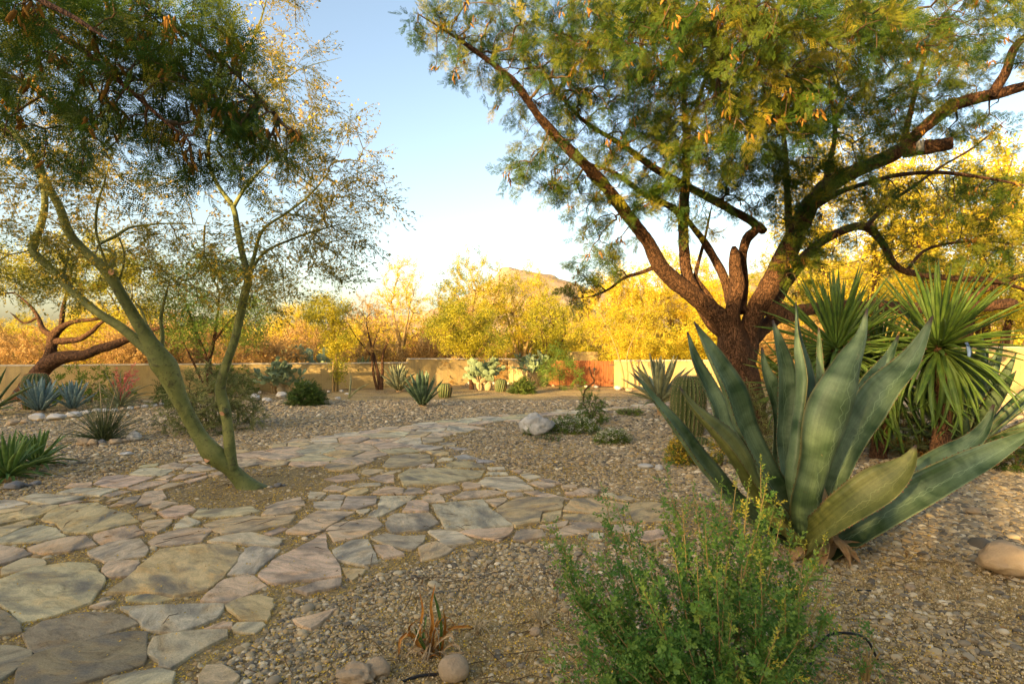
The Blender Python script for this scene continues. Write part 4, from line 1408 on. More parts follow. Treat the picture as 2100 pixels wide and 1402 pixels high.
# ---- the big agave in the right foreground, leaf by leaf
def big_agave():
    d0 = 4.47
    base = G(1672, 1135)
    root = thing('agave', base, 'huge blue green agave with broad toothed leaves in the right foreground', 'agave')
    to_cam = norm(np.array([0, 0, EYE]) - (base + [0, 0, .7]))
    A, O = M['agave'], M['agave_olive']
    # (points px,py,depth offset), widths px, how far the inner face is turned to the viewer, material
    LV = [
     ([(1620,1105,0),(1560,1070,-.12),(1505,1025,-.2),(1468,980,-.25),(1432,937,-.28),(1393,882,-.32),(1345,822,-.35),(1300,765,-.38)], [60,50,46,44,42,34,20,4], .8, A),
     ([(1640,1100,-.05),(1590,1060,-.2),(1545,1000,-.35),(1522,955,-.42),(1493,912,-.46),(1454,869,-.5),(1422,836,-.52),(1393,793,-.52)], [76,70,70,74,70,44,24,4], .7, O),
     ([(1640,1070,.05),(1585,995,.0),(1550,930,-.03),(1522,872,-.06),(1500,808,-.08),(1472,750,-.1),(1445,700,-.1),(1423,660,-.1)], [76,60,60,68,70,50,26,4], .8, A),
     ([(1620,1040,.25),(1540,950,.4),(1485,880,.48),(1472,836,.5),(1447,783,.53),(1425,736,.56),(1409,680,.6)], [60,46,40,40,34,22,4], .6, A),
     ([(1640,1050,.2),(1600,980,.32),(1597,926,.4),(1599,872,.44),(1595,830,.46),(1583,793,.48),(1568,754,.5),(1562,712,.52)], [60,40,34,34,38,36,18,4], .5, A),
     ([(1650,1050,.2),(1622,980,.3),(1608,908,.36),(1610,854,.38),(1611,800,.4),(1608,750,.4),(1597,704,.42),(1584,656,.44)], [70,50,42,42,42,36,22,4], .6, A),
     ([(1655,1090,.0),(1640,1040,-.06),(1627,975,-.08),(1633,926,-.08),(1638,872,-.05),(1644,829,-.02),(1647,783,.02),(1642,736,.06),(1635,686,.1),(1632,620,.14)], [90,70,64,62,58,68,78,54,24,4], -.5, A),
     ([(1670,1000,.3),(1680,900,.42),(1684,808,.46),(1683,783,.47),(1681,729,.48),(1679,672,.5)], [36,26,20,18,12,3], .3, A),
     ([(1672,1100,-.1),(1662,1035,-.22),(1672,987,-.28),(1685,944,-.32),(1700,893,-.35),(1717,845,-.36),(1735,790,-.36),(1750,740,-.34),(1770,690,-.32),(1779,632,-.3)], [96,76,70,78,100,112,96,62,28,4], -.6, A),
     ([(1690,1070,-.0),(1710,995,-.04),(1730,944,-.05),(1755,893,-.05),(1783,850,-.05),(1815,800,-.03),(1858,754,-.01),(1887,707,0),(1913,648,0)], [80,64,62,70,74,70,52,30,4], .8, A),
     ([(1700,1000,.25),(1730,920,.38),(1770,840,.48),(1783,800,.5),(1801,772,.53),(1822,736,.56),(1843,688,.6)], [60,50,44,44,40,22,4], .6, A),
     ([(1650,1118,-.2),(1682,1092,-.36),(1712,1068,-.48),(1745,1045,-.56),(1780,1022,-.62),(1815,998,-.66),(1845,972,-.68),(1867,945,-.67),(1879,912,-.65)], [74,70,76,86,92,88,68,36,4], .9, O),
     ([(1690,1130,-.1),(1715,1115,-.14),(1762,1088,-.2),(1815,1055,-.25),(1887,1012,-.3),(1958,973,-.34),(2030,935,-.37),(2135,875,-.4)], [60,60,64,70,72,64,48,6], 1.0, A),
     ([(1740,1070,.15),(1830,1005,.28),(1887,972,.34),(1940,940,.37),(1994,908,.4),(2023,872,.42),(2038,829,.43)], [60,54,52,48,36,22,4], .7, A),
     ([(1600,1030,.3),(1530,945,.55),(1497,892,.68),(1480,850,.75),(1465,815,.8)], [50,40,34,26,4], .5, A),
    ]
    for i, (pts, w, k, mt) in enumerate(LV):
        p3 = np.array([P(x, y, d0 + dd) for x, y, dd in pts])
        ws = np.array([wp * (d0 + pt[2]) / FPX for wp, pt in zip(w, pts)])
        T = norm(np.gradient(p3, axis=0))
        h = p3[-1] - p3[0]; h[2] = 0
        h = norm(h)
        Nn = -h[None] * T[:, 2:3] + np.array([0, 0, 1.0])[None] * np.sum(T * h, axis=1, keepdims=True)
        Nn = norm(Nn) * .8 + to_cam * k * 1.15
        me = strap_mesh('leaf', p3 - base, ws, norm(Nn), .045 if i != 7 else .02, [mt, M['teeth']], .3, 30, 30, .013, .06, i)
        link('leaf', me, root)
    rs = np.random.default_rng(4)
    dm = [unit_leaf('dry_leaf', .34, .09, [M['dry']], .006, b, .5, 0, nring=9) for b in (1.6, 2.4, -1.0)]
    for k in range(15):
        az = rs.uniform(-3.1, .4)
        o = place_leaf('dry_leaf', dm[k % 3], root, (math.cos(az) * .1, math.sin(az) * .1, rs.uniform(.02, .16)), az, rs.uniform(-.6, .5), rs.normal() * .6, rs.uniform(.6, 1.1))
        o['label'] = 'dried brown leaf at the foot of the agave'
    mb = MB()
    tube(mb, np.array([[0, 0, -.03], [0, 0, .1], [0, .02, .3], [0, .04, .5]]), [.12, .16, .15, .08], 12, .1, 6)
    mb.build('stem', [M['dry']], root)
big_agave()

def gpos(px, py):
    return tuple(G(px, py))

rosette('agave', gpos(1985, 945), 'dark blue green agave behind the yucca at the right edge', 'agave', 34, 1.45, .21, M['agave'], 31, (1.5, .08), None, .05, 16, (-.1, .35), stem=.15)
rosette('agave', gpos(1352, 852), 'pale grey green agave behind the big barrel cactus', 'agave', 34, 1.05, .13, M['agave_pale'], 32, (1.5, .25), None, .035, 12, (-.05, .4), stem=.3)
rosette('agave', gpos(82, 846), 'powder blue agave in front of the leaning brown trunk', 'agave', 30, .72, .10, M['agave_blue'], 33, (1.5, .65), 'powder blue agaves', .03, 10, (.0, .2))
rosette('agave', gpos(150, 842), 'smaller powder blue agave right of its blue twin', 'agave', 26, .64, .095, M['agave_blue'], 34, (1.5, .6), 'powder blue agaves', .03, 10, (.0, .25))
rosette('agave', gpos(743, 793), 'dull green agave against the low wall between two thin tree trunks', 'agave', 34, .98, .13, M['agave_green'], 35, (1.5, .35), None, .035, 12, (.0, .4), stem=.12)
rosette('agave', gpos(818, 803), 'yellow edged light green agave in front of the stepped wall', 'agave', 24, .88, .15, M['agave_pale'], 36, (1.5, .55), None, .04, 12, (.0, .3))
rosette('agave', gpos(866, 834), 'dark green upright agave standing nearest the path', 'agave', 24, .82, .12, M['agave'], 37, (1.5, .7), None, .04, 12, (.0, .15))
rosette('agave', gpos(-22, 852), 'dark agave cut by the left edge above the leafy bed', 'agave', 16, 1.0, .11, M['agave_green'], 38, (1.4, .3), None, .03, 8, (.2, .5))
# two-leaved young plant
r2 = thing('agave', gpos(714, 818), 'young agave of just two curved leaves on the gravel', 'agave')
ml = unit_leaf('leaf', .75, .09, [M['agave_pale'], M['dry']], .03, .5, .25, 6)
ml2 = unit_leaf('leaf', .7, .10, [M['agave_pale'], M['dry']], .03, -.2, .25, 6)
place_leaf('leaf', ml, r2, (0, 0, .02), .1, .9); place_leaf('leaf', ml2, r2, (0, 0, .02), .4, 1.35)

# green strap rosettes at the lower left edge
STRAP = [(0, .8), (.2, .9), (.5, 1.0), (.75, .7), (.92, .3), (1, .02)]
for (px, py, n, L, lab, sd) in ((18, 985, 46, .52, 'bright green strap leaved rosette at the lower left edge', 41), (78, 960, 34, .46, 'smaller green strap leaved rosette beside the left edge one', 42)):
    rosette('strap_plant', gpos(px, py), lab, 'plant', n, L, .055, M['strap'], sd, (1.45, .05), 'strap leaved rosettes at left edge', .01, 0, (.1, .8), prof=STRAP, stem=.05)
rosette('red_yucca', gpos(246, 836), 'pale green strap clump with coral flower spikes before the wall', 'plant', 46, .85, .05, M['agave_pale'], 43, (1.4, .15), None, .01, 0, (.3, 1.1), prof=STRAP, stem=.04)

def flower_spikes():
    root = [o for o in COL.objects if o.get('label', '').startswith('pale green strap clump with coral')][0]
    b = np.array(root.location)
    rs = np.random.default_rng(6)
    mb = MB(); pos = []
    for (px, py) in ((272, 748), (258, 768), (238, 760), (282, 776), (268, 790), (232, 786), (278, 760)):
        d = b[1] + rs.uniform(-.2, .2)
        e = P(px, py, d) - b
        p = catmull(np.array([[0, 0, .1], e * np.array([.35, 1, .55]), e]), .06)
        tube(mb, p, np.linspace(.007, .003, len(p)), 5)
        for q in p[int(len(p) * .45):]:
            for k in range(5): pos.append(q + rs.normal(size=3) * .028)
    mb.build('flower_stalk', [M['L_pink']], root)
    pos = np.array(pos); n = len(pos)
    scatter('flowers', S['pink'][0], pos, rs.uniform(0, 6.28, (n, 3)), rs.uniform(.8, 1.5, n), rs.random(n), root)
flower_spikes()

# hesperaloe: a clump of thin arching blades, too fine to pick apart
def blade_clump(name, px, py, label, n, L, mat, seed, spread=1.2, w=.006, stalks=()):
    b = G(px, py)
    root = thing(name, b, label, 'grass clump')
    rs = np.random.default_rng(seed)
    mb = MB()
    for i in range(n):
        az = rs.uniform(0, 6.28); tilt = abs(rs.normal()) * .5 * spread + .05
        tilt = min(tilt, 1.35)
        l = L * rs.uniform(.7, 1.1)
        d = np.array([math.cos(az) * math.sin(tilt), math.sin(az) * math.sin(tilt), math.cos(tilt)])
        p0 = np.array([math.cos(az), math.sin(az), 0]) * rs.uniform(0, .07)
        pts = np.array([p0, p0 + d * l * .5, p0 + d * l * .95 + np.array([math.cos(az), math.sin(az), -1]) * l * .10 * tilt])
        p = catmull(pts, l / 6)
        tube(mb, p, np.linspace(w, w * .25, len(p)), 3)
    tag(mb.build('blades', [mat], root), kind='stuff')
    for (qx, qy) in stalks:
        e = P(qx, qy, b[1]) - b
        s = MB(); p = catmull(np.array([[0, 0, .05], e * np.array([.4, 1, .5]), e]), .1)
        tube(s, p, np.linspace(.008, .005, len(p)), 5)
        s.build('dry_stalk', [M['drypale'] if False else M['spine']], root)
    return root
blade_clump('red_yucca', 212, 905, 'dark arching thin bladed clump on gravel ringed by small stones', 230, .72, M['hesper'], 51, 1.35, .0065, ((203, 778), (240, 790)))

# ---- yuccas
YP = [(0, .9), (.1, .75), (.3, .95), (.55, 1.0), (.8, .65), (1, .03)]
def yucca(px, py, d, label, n, L, seed, lo=-1.15, lean=(0, 0)):
    top = P(px, py, d)
    base = np.array([top[0] + lean[0], top[1] + lean[1], 0.0])
    rs = np.random.default_rng(seed)
    root = thing('yucca', base, label, 'yucca')
    me = [unit_leaf('leaf', L, .055, [M['yucca']], .006, b, .35, 0, nring=9, prof=YP) for b in (.03, .35, .9, 1.5)]
    h = top - base
    mb = MB()
    p = catmull(np.array([[0, 0, -.05], h * .5 + [.05, 0, 0], h, h * 1.06]), .06)
    tube(mb, p, np.interp(np.arange(len(p)), [0, len(p) - 4, len(p) - 1], [.11, .075, .03]), 10, .25, 14)
    mb.build('trunk', [M['bark']], root)
    for i in range(n):
        t = (i + .5) / n
        pt = 1.5 + (lo - 1.5) * t ** .9 + rs.normal() * .2
        az = i * 2.39996 + rs.normal() * .35
        k = 0 if t < .35 else (1 if t < .6 else (2 if t < .82 else 3))
        if rs.random() < .35: k = max(0, min(3, k + rs.integers(-1, 2)))
        z = h * (1.0 - .20 * t * min(1, .9 / h[2]))
        place_leaf('leaf', me[k], root, z + np.array([math.cos(az), math.sin(az), 0]) * .04, az, pt, rs.normal() * .25, rs.uniform(.8, 1.12))
    return root
yucca(1715, 706, 7.6, 'bushy yucca with upright sword leaves left of its drooping neighbour', 175, 1.0, 61, -1.0)
yucca(1925, 700, 7.2, 'yucca with drooping lower leaves nearest the right edge', 160, 1.0, 62, -1.25)
yucca(1650, 790, 8.4, 'low yucca offshoot between the dark trunk and big agave', 80, .92, 63, -.9)
yucca(1800, 760, 8.0, 'short yucca head filling the gap between the two taller ones', 130, .98, 64, -1.3)

# shaggy fallen skirt of dead yucca leaves
sk = thing('dried_yucca_head', G(1890, 938), 'shaggy brown dried yucca head lying on the gravel', 'dead plant')
rs_ = np.random.default_rng(65)
dm = [unit_leaf('dry_leaf', .30, .055, [M['drystrap']], .004, b, .5, 0, nring=8) for b in (1.2, 2.2, -1.2)]
for k in range(60):
    az = rs_.uniform(0, 6.28); r = rs_.uniform(.0, .28)
    place_leaf('dry_leaf', dm[k % 3], sk, (math.cos(az) * r * 1.4, math.sin(az) * r * .7, rs_.uniform(.02, .2)), rs_.uniform(0, 6.28), rs_.uniform(-.5, 1.1), rs_.normal(), rs_.uniform(.5, 1))

# ---- barrel cacti
def barrel(px, py, r, h, label, ribs, seed, spine='spine', lean=0.0):
    b = G(px, py)
    root = thing('barrel_cactus', b, label, 'cactus')
    root.rotation_euler = (0, lean, 0)
    rs = np.random.default_rng(seed)
    nr, ns = 22, ribs * 6
    V, F = [], []
    sp, sd = [], []
    for i in range(nr + 1):
        t = i / nr
        z = h * (t if t < .8 else .8 + .2 * math.sin((t - .8) / .2 * math.pi / 2))
        pr = (.80 + .20 * math.sin(min(1, t / .5) * math.pi / 2)) if t < .62 else math.sqrt(max(0, 1 - ((t - .62) / .385) ** 2.6))
        for k in range(ns):
            a = 2 * math.pi * k / ns + .15 * t
            rr = r * pr * (1 - .11 * (1 - abs(math.cos(a * ribs / 2 - .15 * t * ribs / 2))) ** .8 * 1.6)
            V.append((rr * math.cos(a), rr * math.sin(a), z))
    for i in range(nr):
        for k in range(ns):
            k2 = (k + 1) % ns
            F.append((i * ns + k, i * ns + k2, (i + 1) * ns + k2, (i + 1) * ns + k))
    mb = MB(); mb.add(V, F); mb.build('body', [M['cactus']], root)
    sm = MB()
    nar = max(10, int(h / (.035 if r > .2 else .05)))
    for q in range(ribs):
        for i in range(nar):
            t = (i + .5) / nar * .985
            z = h * (t if t < .8 else .8 + .2 * math.sin((t - .8) / .2 * math.pi / 2))
            pr = (.80 + .20 * math.sin(min(1, t / .5) * math.pi / 2)) if t < .62 else math.sqrt(max(0, 1 - ((t - .62) / .385) ** 2.6))
            a = 2 * math.pi * q / ribs + .15 * t
            rr = r * pr
            c = np.array([rr * math.cos(a), rr * math.sin(a), z])
            nrm = norm(np.array([math.cos(a), math.sin(a), 0.0 if t < .6 else (t - .6) * 4]))
            for s in range(6):
                d = norm(nrm * .6 + rs.normal(size=3) * .75)
                if np.dot(d, nrm) < 0: d = d - 2 * nrm * np.dot(d, nrm)
                w = norm(np.cross(d, [0.3, 0.2, 1])) * .0022 * (r / .3 + .6)
                l = .045 * (r / .3) ** .5
                sm.add([c - w, c + w, c + d * l], [(0, 1, 2)])
    tag(sm.build('spines', [M[spine]], root, False), kind='stuff')
    return root
barrel(1411, 893, .30, 1.02, 'big ribbed barrel cactus standing left of the foreground agave', 24, 71)
barrel(1436, 912, .12, .12, 'tiny barrel cactus at the foot of the big one', 14, 72)
barrel(912, 815, .21, .42, 'small dark barrel cactus right of the upright dark agave', 18, 73, 'redspine')
barrel(1025, 803, .20, .42, 'small golden barrel cactus left of the round dark bush', 18, 74, 'redspine', .15)
barrel(74, 838, .30, .85, 'barrel cactus with reddish crown behind the powder blue agave', 20, 75, 'redspine')

# ---- prickly pears: pads grown one on another
def pad_mesh():
    V, F = ICO[3]
    V = V.copy()
    z = V[:, 2] * .5 + .5
    w = .62 + .38 * np.sin(np.clip(z, 0, 1) * math.pi * .62)
    return make_mesh('pad', np.column_stack([V[:, 0] * .42 * w, V[:, 1] * .075, z]), F, [M['pad']])
PAD = pad_mesh()
PADW = PAD.copy(); PADW.materials.clear(); PADW.materials.append(M['padwood'])
def prickly(px, py, label, size, levels, n0, seed, spread=.9, woody=True, cap=160, up=.5):
    root = thing('prickly_pear', G(px, py), label, 'cactus')
    rs = np.random.default_rng(seed)
    cnt = 0
    todo = [(Matrix.Translation((rs.normal() * .1, rs.normal() * .1, -.03)) @ Matrix.Rotation(rs.uniform(0, 6.28), 4, 'Z') @ Matrix.Rotation(rs.normal() * spread * .55, 4, 'Y'), 0, size * 1.25) for _ in range(n0)]
    while todo and cnt < cap:
        m, lv, s = todo.pop(0)
        o = link('pad', PADW if (woody and lv < 2) else PAD, root)
        o.matrix_local = m @ Matrix.Diagonal((s * (1.0 if lv > 1 else .75), s, s, 1))
        cnt += 1
        if lv < levels:
            for k in range(rs.integers(1, 4)):
                f = rs.uniform(-.7, .7)
                t = m @ Matrix.Translation((s * .30 * f * 1.1, 0, s * (.93 - .25 * abs(f)))) @ Matrix.Rotation(f * .9, 4, 'Y') @ Matrix.Rotation(rs.normal() * .5, 4, 'Z') @ Matrix.Rotation(rs.normal() * .45, 4, 'X')
                d = t.to_3x3() @ Vector((0, 0, 1))
                if d.z < -.25 + up * .3: continue
                todo.append((t, lv + 1, s * rs.uniform(.78, .98)))
    return root
prickly(572, 806, 'large grey green prickly pear in front of the low wall', .235, 8, 6, 82, 1.25, True, 230)
prickly(995, 800, 'prickly pear clump at the wall corner under the fine leaved trees', .25, 7, 6, 83, .9, True, 170)
prickly(1096, 792, 'tall tree like prickly pear on a bare stem before the lit wall', .30, 10, 2, 84, .3, True, 90, .9)
prickly(1160, 790, 'low sprawling prickly pear left of the gate', .2, 2, 2, 85, 1.0, False, 12)
prickly(2010, 828, 'small bright green prickly pear before the tall pale wall', .3, 4, 2, 86, .6, False, 30)
for k, (px, py, d) in enumerate(((640, 742, 24), (600, 742, 25.5), (555, 742, 26), (960, 738, 28))):
    o = prickly(px, 701 + 1920 / d, ('round padded', 'wide low', 'pale wind beaten', 'tall dim')[k] + ' prickly pear rising just beyond the garden wall', .42, 5, 4, 90 + k, .8, False, 60)

# ---- dry strap plant among the front rocks
def dry_strap():
    b = G(885, 1345)
    root = thing('dry_strap_plant', b, 'half dead strap leaved plant with orange and green blades between front rocks', 'plant')
    d = b[1]
    rs = np.random.default_rng(8)
    L = [([(868,1345),(862,1290),(868,1250),(860,1212)], 11, 'drystrap'), ([(880,1340),(888,1280),(884,1240),(893,1195)], 10, 'drystrap'), ([(872,1345),(870,1300),(874,1260)], 14, 'strap'),
         ([(900,1340),(905,1290),(896,1240),(888,1212)], 10, 'strap'), ([(905,1335),(912,1280),(908,1245)], 10, 'drystrap'), ([(870,1340),(845,1300),(822,1310),(818,1345)], 13, 'drystrap'),
         ([(866,1335),(838,1290),(862,1265)], 9, 'drystrap'), ([(895,1330),(920,1290),(960,1284),(972,1288)], 9, 'drystrap'), ([(878,1345),(858,1305),(850,1285)], 12, 'strap'),
         ([(885,1345),(886,1300),(888,1262)], 18, 'drystrap'), ([(875,1350),(850,1345),(838,1358),(842,1376)], 13, 'drypale'), ([(900,1345),(925,1320),(940,1325),(944,1345)], 9, 'drypale'),
         ([(890,1350),(895,1320),(925,1300),(930,1320)], 8, 'drypale'), ([(880,1345),(862,1330),(846,1330),(830,1350)], 10, 'drypale'), ([(892,1345),(908,1350),(930,1345),(960,1352)], 9, 'drypale'),
         ([(885,1350),(888,1370),(880,1395)], 12, 'drypale'), ([(875,1350),(865,1375),(866,1400)], 10, 'drypale'), ([(880,1345),(875,1318),(882,1300)], 16, 'drypale'), ([(886,1348),(893,1325),(902,1316)], 14, 'drypale'), ([(870,1350),(855,1352),(838,1372)], 12, 'drypale')]
    for i, (pts, w, mt) in enumerate(L):
        dd = rs.uniform(-.12, .1)
        p = []
        for k, (x, y) in enumerate(pts):
            f = k / (len(pts) - 1)
            q = P(x, y, d + dd * f)
            q[2] = max(q[2], .012)
            p.append(q)
        p = np.array(p)
        W = np.array([.8, 1, .9, .15][:len(p)]) if len(p) == 4 else np.array([.9, 1, .12])
        o = link('leaf' if mt != 'drypale' else 'dry_leaf', strap_mesh('leaf', p - b, W * w * .62 * d / FPX, np.tile(norm(np.array([rs.normal() * .5, -1, .3])), (len(p), 1)), .002, [M[mt]], .3, 0, 12, wave=.2, seed=i), root)
    for k in range(26):
        az = rs.uniform(0, 6.28); l = rs.uniform(.10, .30); up = rs.uniform(.05, 1.0)
        e = np.array([math.cos(az) * l * .7, math.sin(az) * l * .7, max(.012, l * up * .5)])
        p = np.array([[rs.normal() * .02, rs.normal() * .02, .005], [e[0] * .4, e[1] * .4, l * up * .8 + .02], e])
        link('dry_leaf', strap_mesh('dry_leaf', p, np.array([.008, .010, .002]), np.tile(norm(rs.normal(size=3) + [0, -.5, .3]), (3, 1)), .001, [M['drystrap' if k % 3 == 0 else 'drypale']], .3, 0, 9, wave=.3, seed=k + 60), root)
dry_strap()
for (px, py, lab, sd) in ((980, 1300, 'pale dried grass tuft right of the orange strap plant', 1), (1110, 1282, 'pale dried grass tuft beside the green front shrub', 2)):
    root = thing('dry_tuft', G(px, py), lab, 'dead plant')
    rs = np.random.default_rng(sd)
    mb = MB()
    for k in range(26):
        az = rs.uniform(0, 6.28); l = rs.uniform(.05, .13)
        p = catmull(np.array([[0, 0, 0], [math.cos(az) * l * .4, math.sin(az) * l * .4, l * .6], [math.cos(az) * l * .9, math.sin(az) * l * .9, l * rs.uniform(.0, .7) + .006]]), .02)
        tube(mb, p, np.linspace(.004, .0015, len(p)), 3)
    tag(mb.build('blades', [M['spine']], root), kind='stuff')

# ================================================================ ROCKS
def rock(name, px, py, w, h, label, mat, seed, depth=1.0, group=None, sink=.12, sub=3, freq=1.3, amp=.35, cat='rock', rz=None, ang=0):
    b = G(px, py)
    d = b[1]
    W, H = w * d / FPX, h * d / FPX
    V, F = ICO[sub]
    V = V.copy()
    out = []
    for v in V:
        q = Vector(v * freq + seed * 7.3)
        k = 1 + amp * noise.noise(q) + amp * .5 * noise.noise(q * 2.3) + amp * .22 * noise.noise(q * 6)
        if ang: # planed faces
            for a in range(7):
                n = norm(np.array([math.sin(seed + a * 1.7), math.cos(seed * 2 + a * 2.9), math.sin(a * 1.1 + seed)]))
                lim = .72 + .12 * math.sin(a * 5 + seed)
                dt = np.dot(v, n) * k
                if dt > lim: k *= lim / dt * .5 + .5
        out.append(v * k)
    V = np.array(out)
    V = V / np.max(np.abs(V), axis=0) * np.array([W / 2, W / 2 * depth, H / 2 * (1 + sink)])
    V[:, 2] += H / 2 * (1 - sink)
    me = make_mesh(name, V, F, [M[mat]], True)
    o = link(name, me, None, (b[0], b[1] + W / 2 * depth * .6, 0))
    if rz is not None: o.rotation_euler = (0, 0, rz)
    return tag(o, label, cat, group)

rock('boulder', 1098, 893, 84, 46, 'pale grey granite boulder standing on gravel beside the path', 'granite', 1.2, .8, None, .2, 4, 1.25, .5, 'boulder', ang=1)
rock('boulder', 2090, 1188, 126, 66, 'rounded tan boulder cut by the right edge', 'tanrock', 2.1, .8, None, .15, 4, 1.0, .25, 'boulder')
rock('rock', 727, 1412, 92, 44, 'pitted pale rock at the bottom edge below the dry plant', 'tanrock', 3.4, .7, None, .2, 4, 1.5, .4)
rock('rock', 772, 1396, 56, 42, 'tan rock behind the pitted pale one', 'tanrock', 4.4, .8, None, .1, 3, 1.3, .3)
rock('rock', 929, 1402, 66, 50, 'round smooth tan stone right of the dry strap plant', 'tanrock', 5.3, .9, None, .1, 3, .8, .12)
rock('rock', 1098, 1305, 26, 16, 'small smooth egg shaped tan pebble alone on the grit', 'tanrock', 6.2, .8, None, .1, 3, .7, .08)
rock('rock', 1325, 962, 36, 11, 'flat white stone left of the yellow bush', 'whiterock', 7.1, .7, None, .1, 3, 1.2, .25)
rock('rock', 1352, 966, 20, 14, 'small pale stone touching the yellow bush', 'whiterock', 7.9, .8)
rock('rock', 1326, 950, 20, 8, 'small pinkish stone behind the flat white stone', 'tanrock', 8.6, .8)
rock('rock', 2003, 1058, 28, 18, 'tan cobble on the grey gravel under the long agave leaf', 'tanrock', 9.1, .9)
rock('rock', 1870, 1212, 24, 13, 'small orange stone on sandy grit at right', 'tanrock', 9.7, .8)
ORD = ['first','second','third','fourth','fifth','sixth','seventh','eighth','ninth','tenth','eleventh','twelfth','thirteenth','fourteenth','fifteenth']
RANK = [2, 3, 4, 0, 1, 5, 6, 7, 8, 9, 10, 11, 12, 13, 14]
for k, (px, py, w, h, mat) in enumerate(((70, 862, 34, 14, 'whiterock'), (108, 862, 38, 14, 'whiterock'), (145, 856, 32, 12, 'whiterock'), (20, 872, 26, 12, 'tanrock'), (48, 868, 22, 9, 'tanrock'), (172, 850, 24, 9, 'whiterock'),
      (196, 846, 20, 9, 'whiterock'), (214, 845, 18, 8, 'whiterock'), (232, 845, 16, 8, 'whiterock'), (250, 843, 16, 8, 'tanrock'), (265, 841, 15, 8, 'whiterock'), (280, 838, 15, 7, 'tanrock'), (295, 836, 16, 7, 'whiterock'), (313, 834, 16, 7, 'whiterock'), (330, 832, 14, 7, 'whiterock'))):
    rock('rock', px, py, w, h, ('broad white' if w > 30 else 'small pale' if mat == 'whiterock' else 'tan') + ' edging stone of the left planting bed, ' + ORD[RANK[k]] + ' from the left', mat, 10 + k * 1.7, .8, 'edging stones of the left planting bed')
for k, (px, py, w, h, mat, lab) in enumerate(((188, 914, 22, 14, 'tanrock', 'tan stone in front left of the dark bladed clump'), (206, 913, 20, 12, 'darkrock', 'grey stone in front of the dark bladed clump'),
      (231, 912, 28, 12, 'tanrock', 'brown flat stone in front right of the dark bladed clump'), (252, 909, 18, 9, 'tanrock', 'small tan stone right of the brown flat stone'),
      (270, 906, 30, 22, 'granite', 'pale pointed stone right of the dark bladed clump'), (166, 914, 34, 15, 'tanrock', 'long flat tan stone left of the dark bladed clump'), (255, 934, 30, 7, 'granite', 'flat pale stone half buried below the dark bladed clump'),
      (20, 1006, 38, 18, 'darkrock', 'dark stone under the strap leaved rosettes'), (45, 1000, 22, 10, 'darkrock', 'small grey stone beside the dark one under the rosettes'), (68, 996, 24, 9, 'darkrock', 'flat grey stone right of the rosettes'),
      (568, 1000, 16, 10, 'darkrock', 'grey cobble in the sandy tree ring'), (556, 1002, 9, 6, 'darkrock', 'little pebble left of the grey cobble in the tree ring'), (580, 998, 9, 6, 'darkrock', 'little pebble right of the grey cobble in the tree ring'),
      (519, 822, 24, 16, 'whiterock', 'white rock left of the large prickly pear'), (575, 816, 24, 13, 'whiterock', 'white rock at the foot of the large prickly pear'), (545, 824, 20, 9, 'whiterock', 'low pale rock between the two white ones'), (500, 820, 18, 9, 'tanrock', 'tan rock left of the white rocks by the prickly pear'),
      (692, 820, 14, 7, 'granite', 'pale stone beside the two leaved young agave'), (1268, 800, 16, 10, 'whiterock', 'white stone at the foot of the wall right of the gate'), (1290, 803, 18, 8, 'tanrock', 'tan stone right of the white stone by the gate'))):
    rock('rock', px, py, w, h, lab, mat, 40 + k * 1.3, .8)
rs_ = np.random.default_rng(77)
for k in range(34):
    px = 940 + k * 8.6 + rs_.normal() * 3; py = 788 + max(0, (px - 1040)) * .035 + rs_.normal() * 1.2
    rock('rock', px, py, rs_.uniform(7, 13), rs_.uniform(4, 7), 'small pale stone in the row at the wall foot near the gate', 'whiterock' if rs_.random() < .6 else 'tanrock', 90 + k, .9, 'stones along the wall foot near the gate', sub=2)
for k in range(16):
    px = rs_.uniform(450, 720); py = 805 + rs_.normal() * 3
    rock('rock', px, py, rs_.uniform(6, 12), rs_.uniform(4, 6), 'small pale stone scattered under the prickly pear', 'whiterock' if rs_.random() < .5 else 'tanrock', 190 + k, .9, 'small stones under the large prickly pear', sub=2)

# ---- irrigation tubes, stick, pole, stake
def wire(name, pts, r, mat, label, cat):
    b = np.array(pts[0], float) * [1, 1, 0]
    p = catmull(np.array(pts), .03)
    mb = MB(); tube(mb, p - b, r, 8, cap=True)
    o = mb.build(name, [M[mat]])
    o.location = b
    return tag(o, label, cat)
d_ = depth_at(1355)
wire('irrigation_tube', [P(1655, 1345, d_ - .1) * [1, 1, 0] + [0, 0, .006], P(1690, 1308, d_), P(1730, 1297, d_), P(1775, 1308, d_), P(1800, 1330, d_) * [1, 1, 0] + [0, 0, .008]], .0065, 'hose', 'black irrigation tube arching over the sandy grit', 'tube')
wire('irrigation_tube', [G(825, 1400) + [0, 0, .008], G(860, 1390) + [0, 0, .012], G(900, 1386) + [0, 0, .01]], .007, 'hose', 'black irrigation tube stub beside the round tan stone', 'tube')
wire('irrigation_tube', [G(1752, 1211) + [0, 0, .006], G(1775, 1214) + [0, 0, .012], G(1790, 1212) + [0, 0, .006]], .006, 'hose', 'short black tube lying under the agave on sand', 'tube')
wire('utility_pole', [P(868, 700, 120) * [1, 1, 0], P(868, 648, 120)], .14, 'polewood', 'distant wooden utility pole above the scrub', 'pole')
b_ = G(1196, 826)
wire('dead_stick', [b_, P(1200, 800, b_[1]), P(1218, 782, b_[1]), P(1213, 770, b_[1]), P(1208, 752, b_[1])], .022, 'bark', 'bare dark crooked stick standing before the gate', 'branch')
b_ = G(1003, 790)
wire('metal_stake', [b_, P(1003, 740, b_[1]), P(1003, 680, b_[1])], .018, 'tin', 'thin grey metal stake by the corner prickly pear', 'stake')

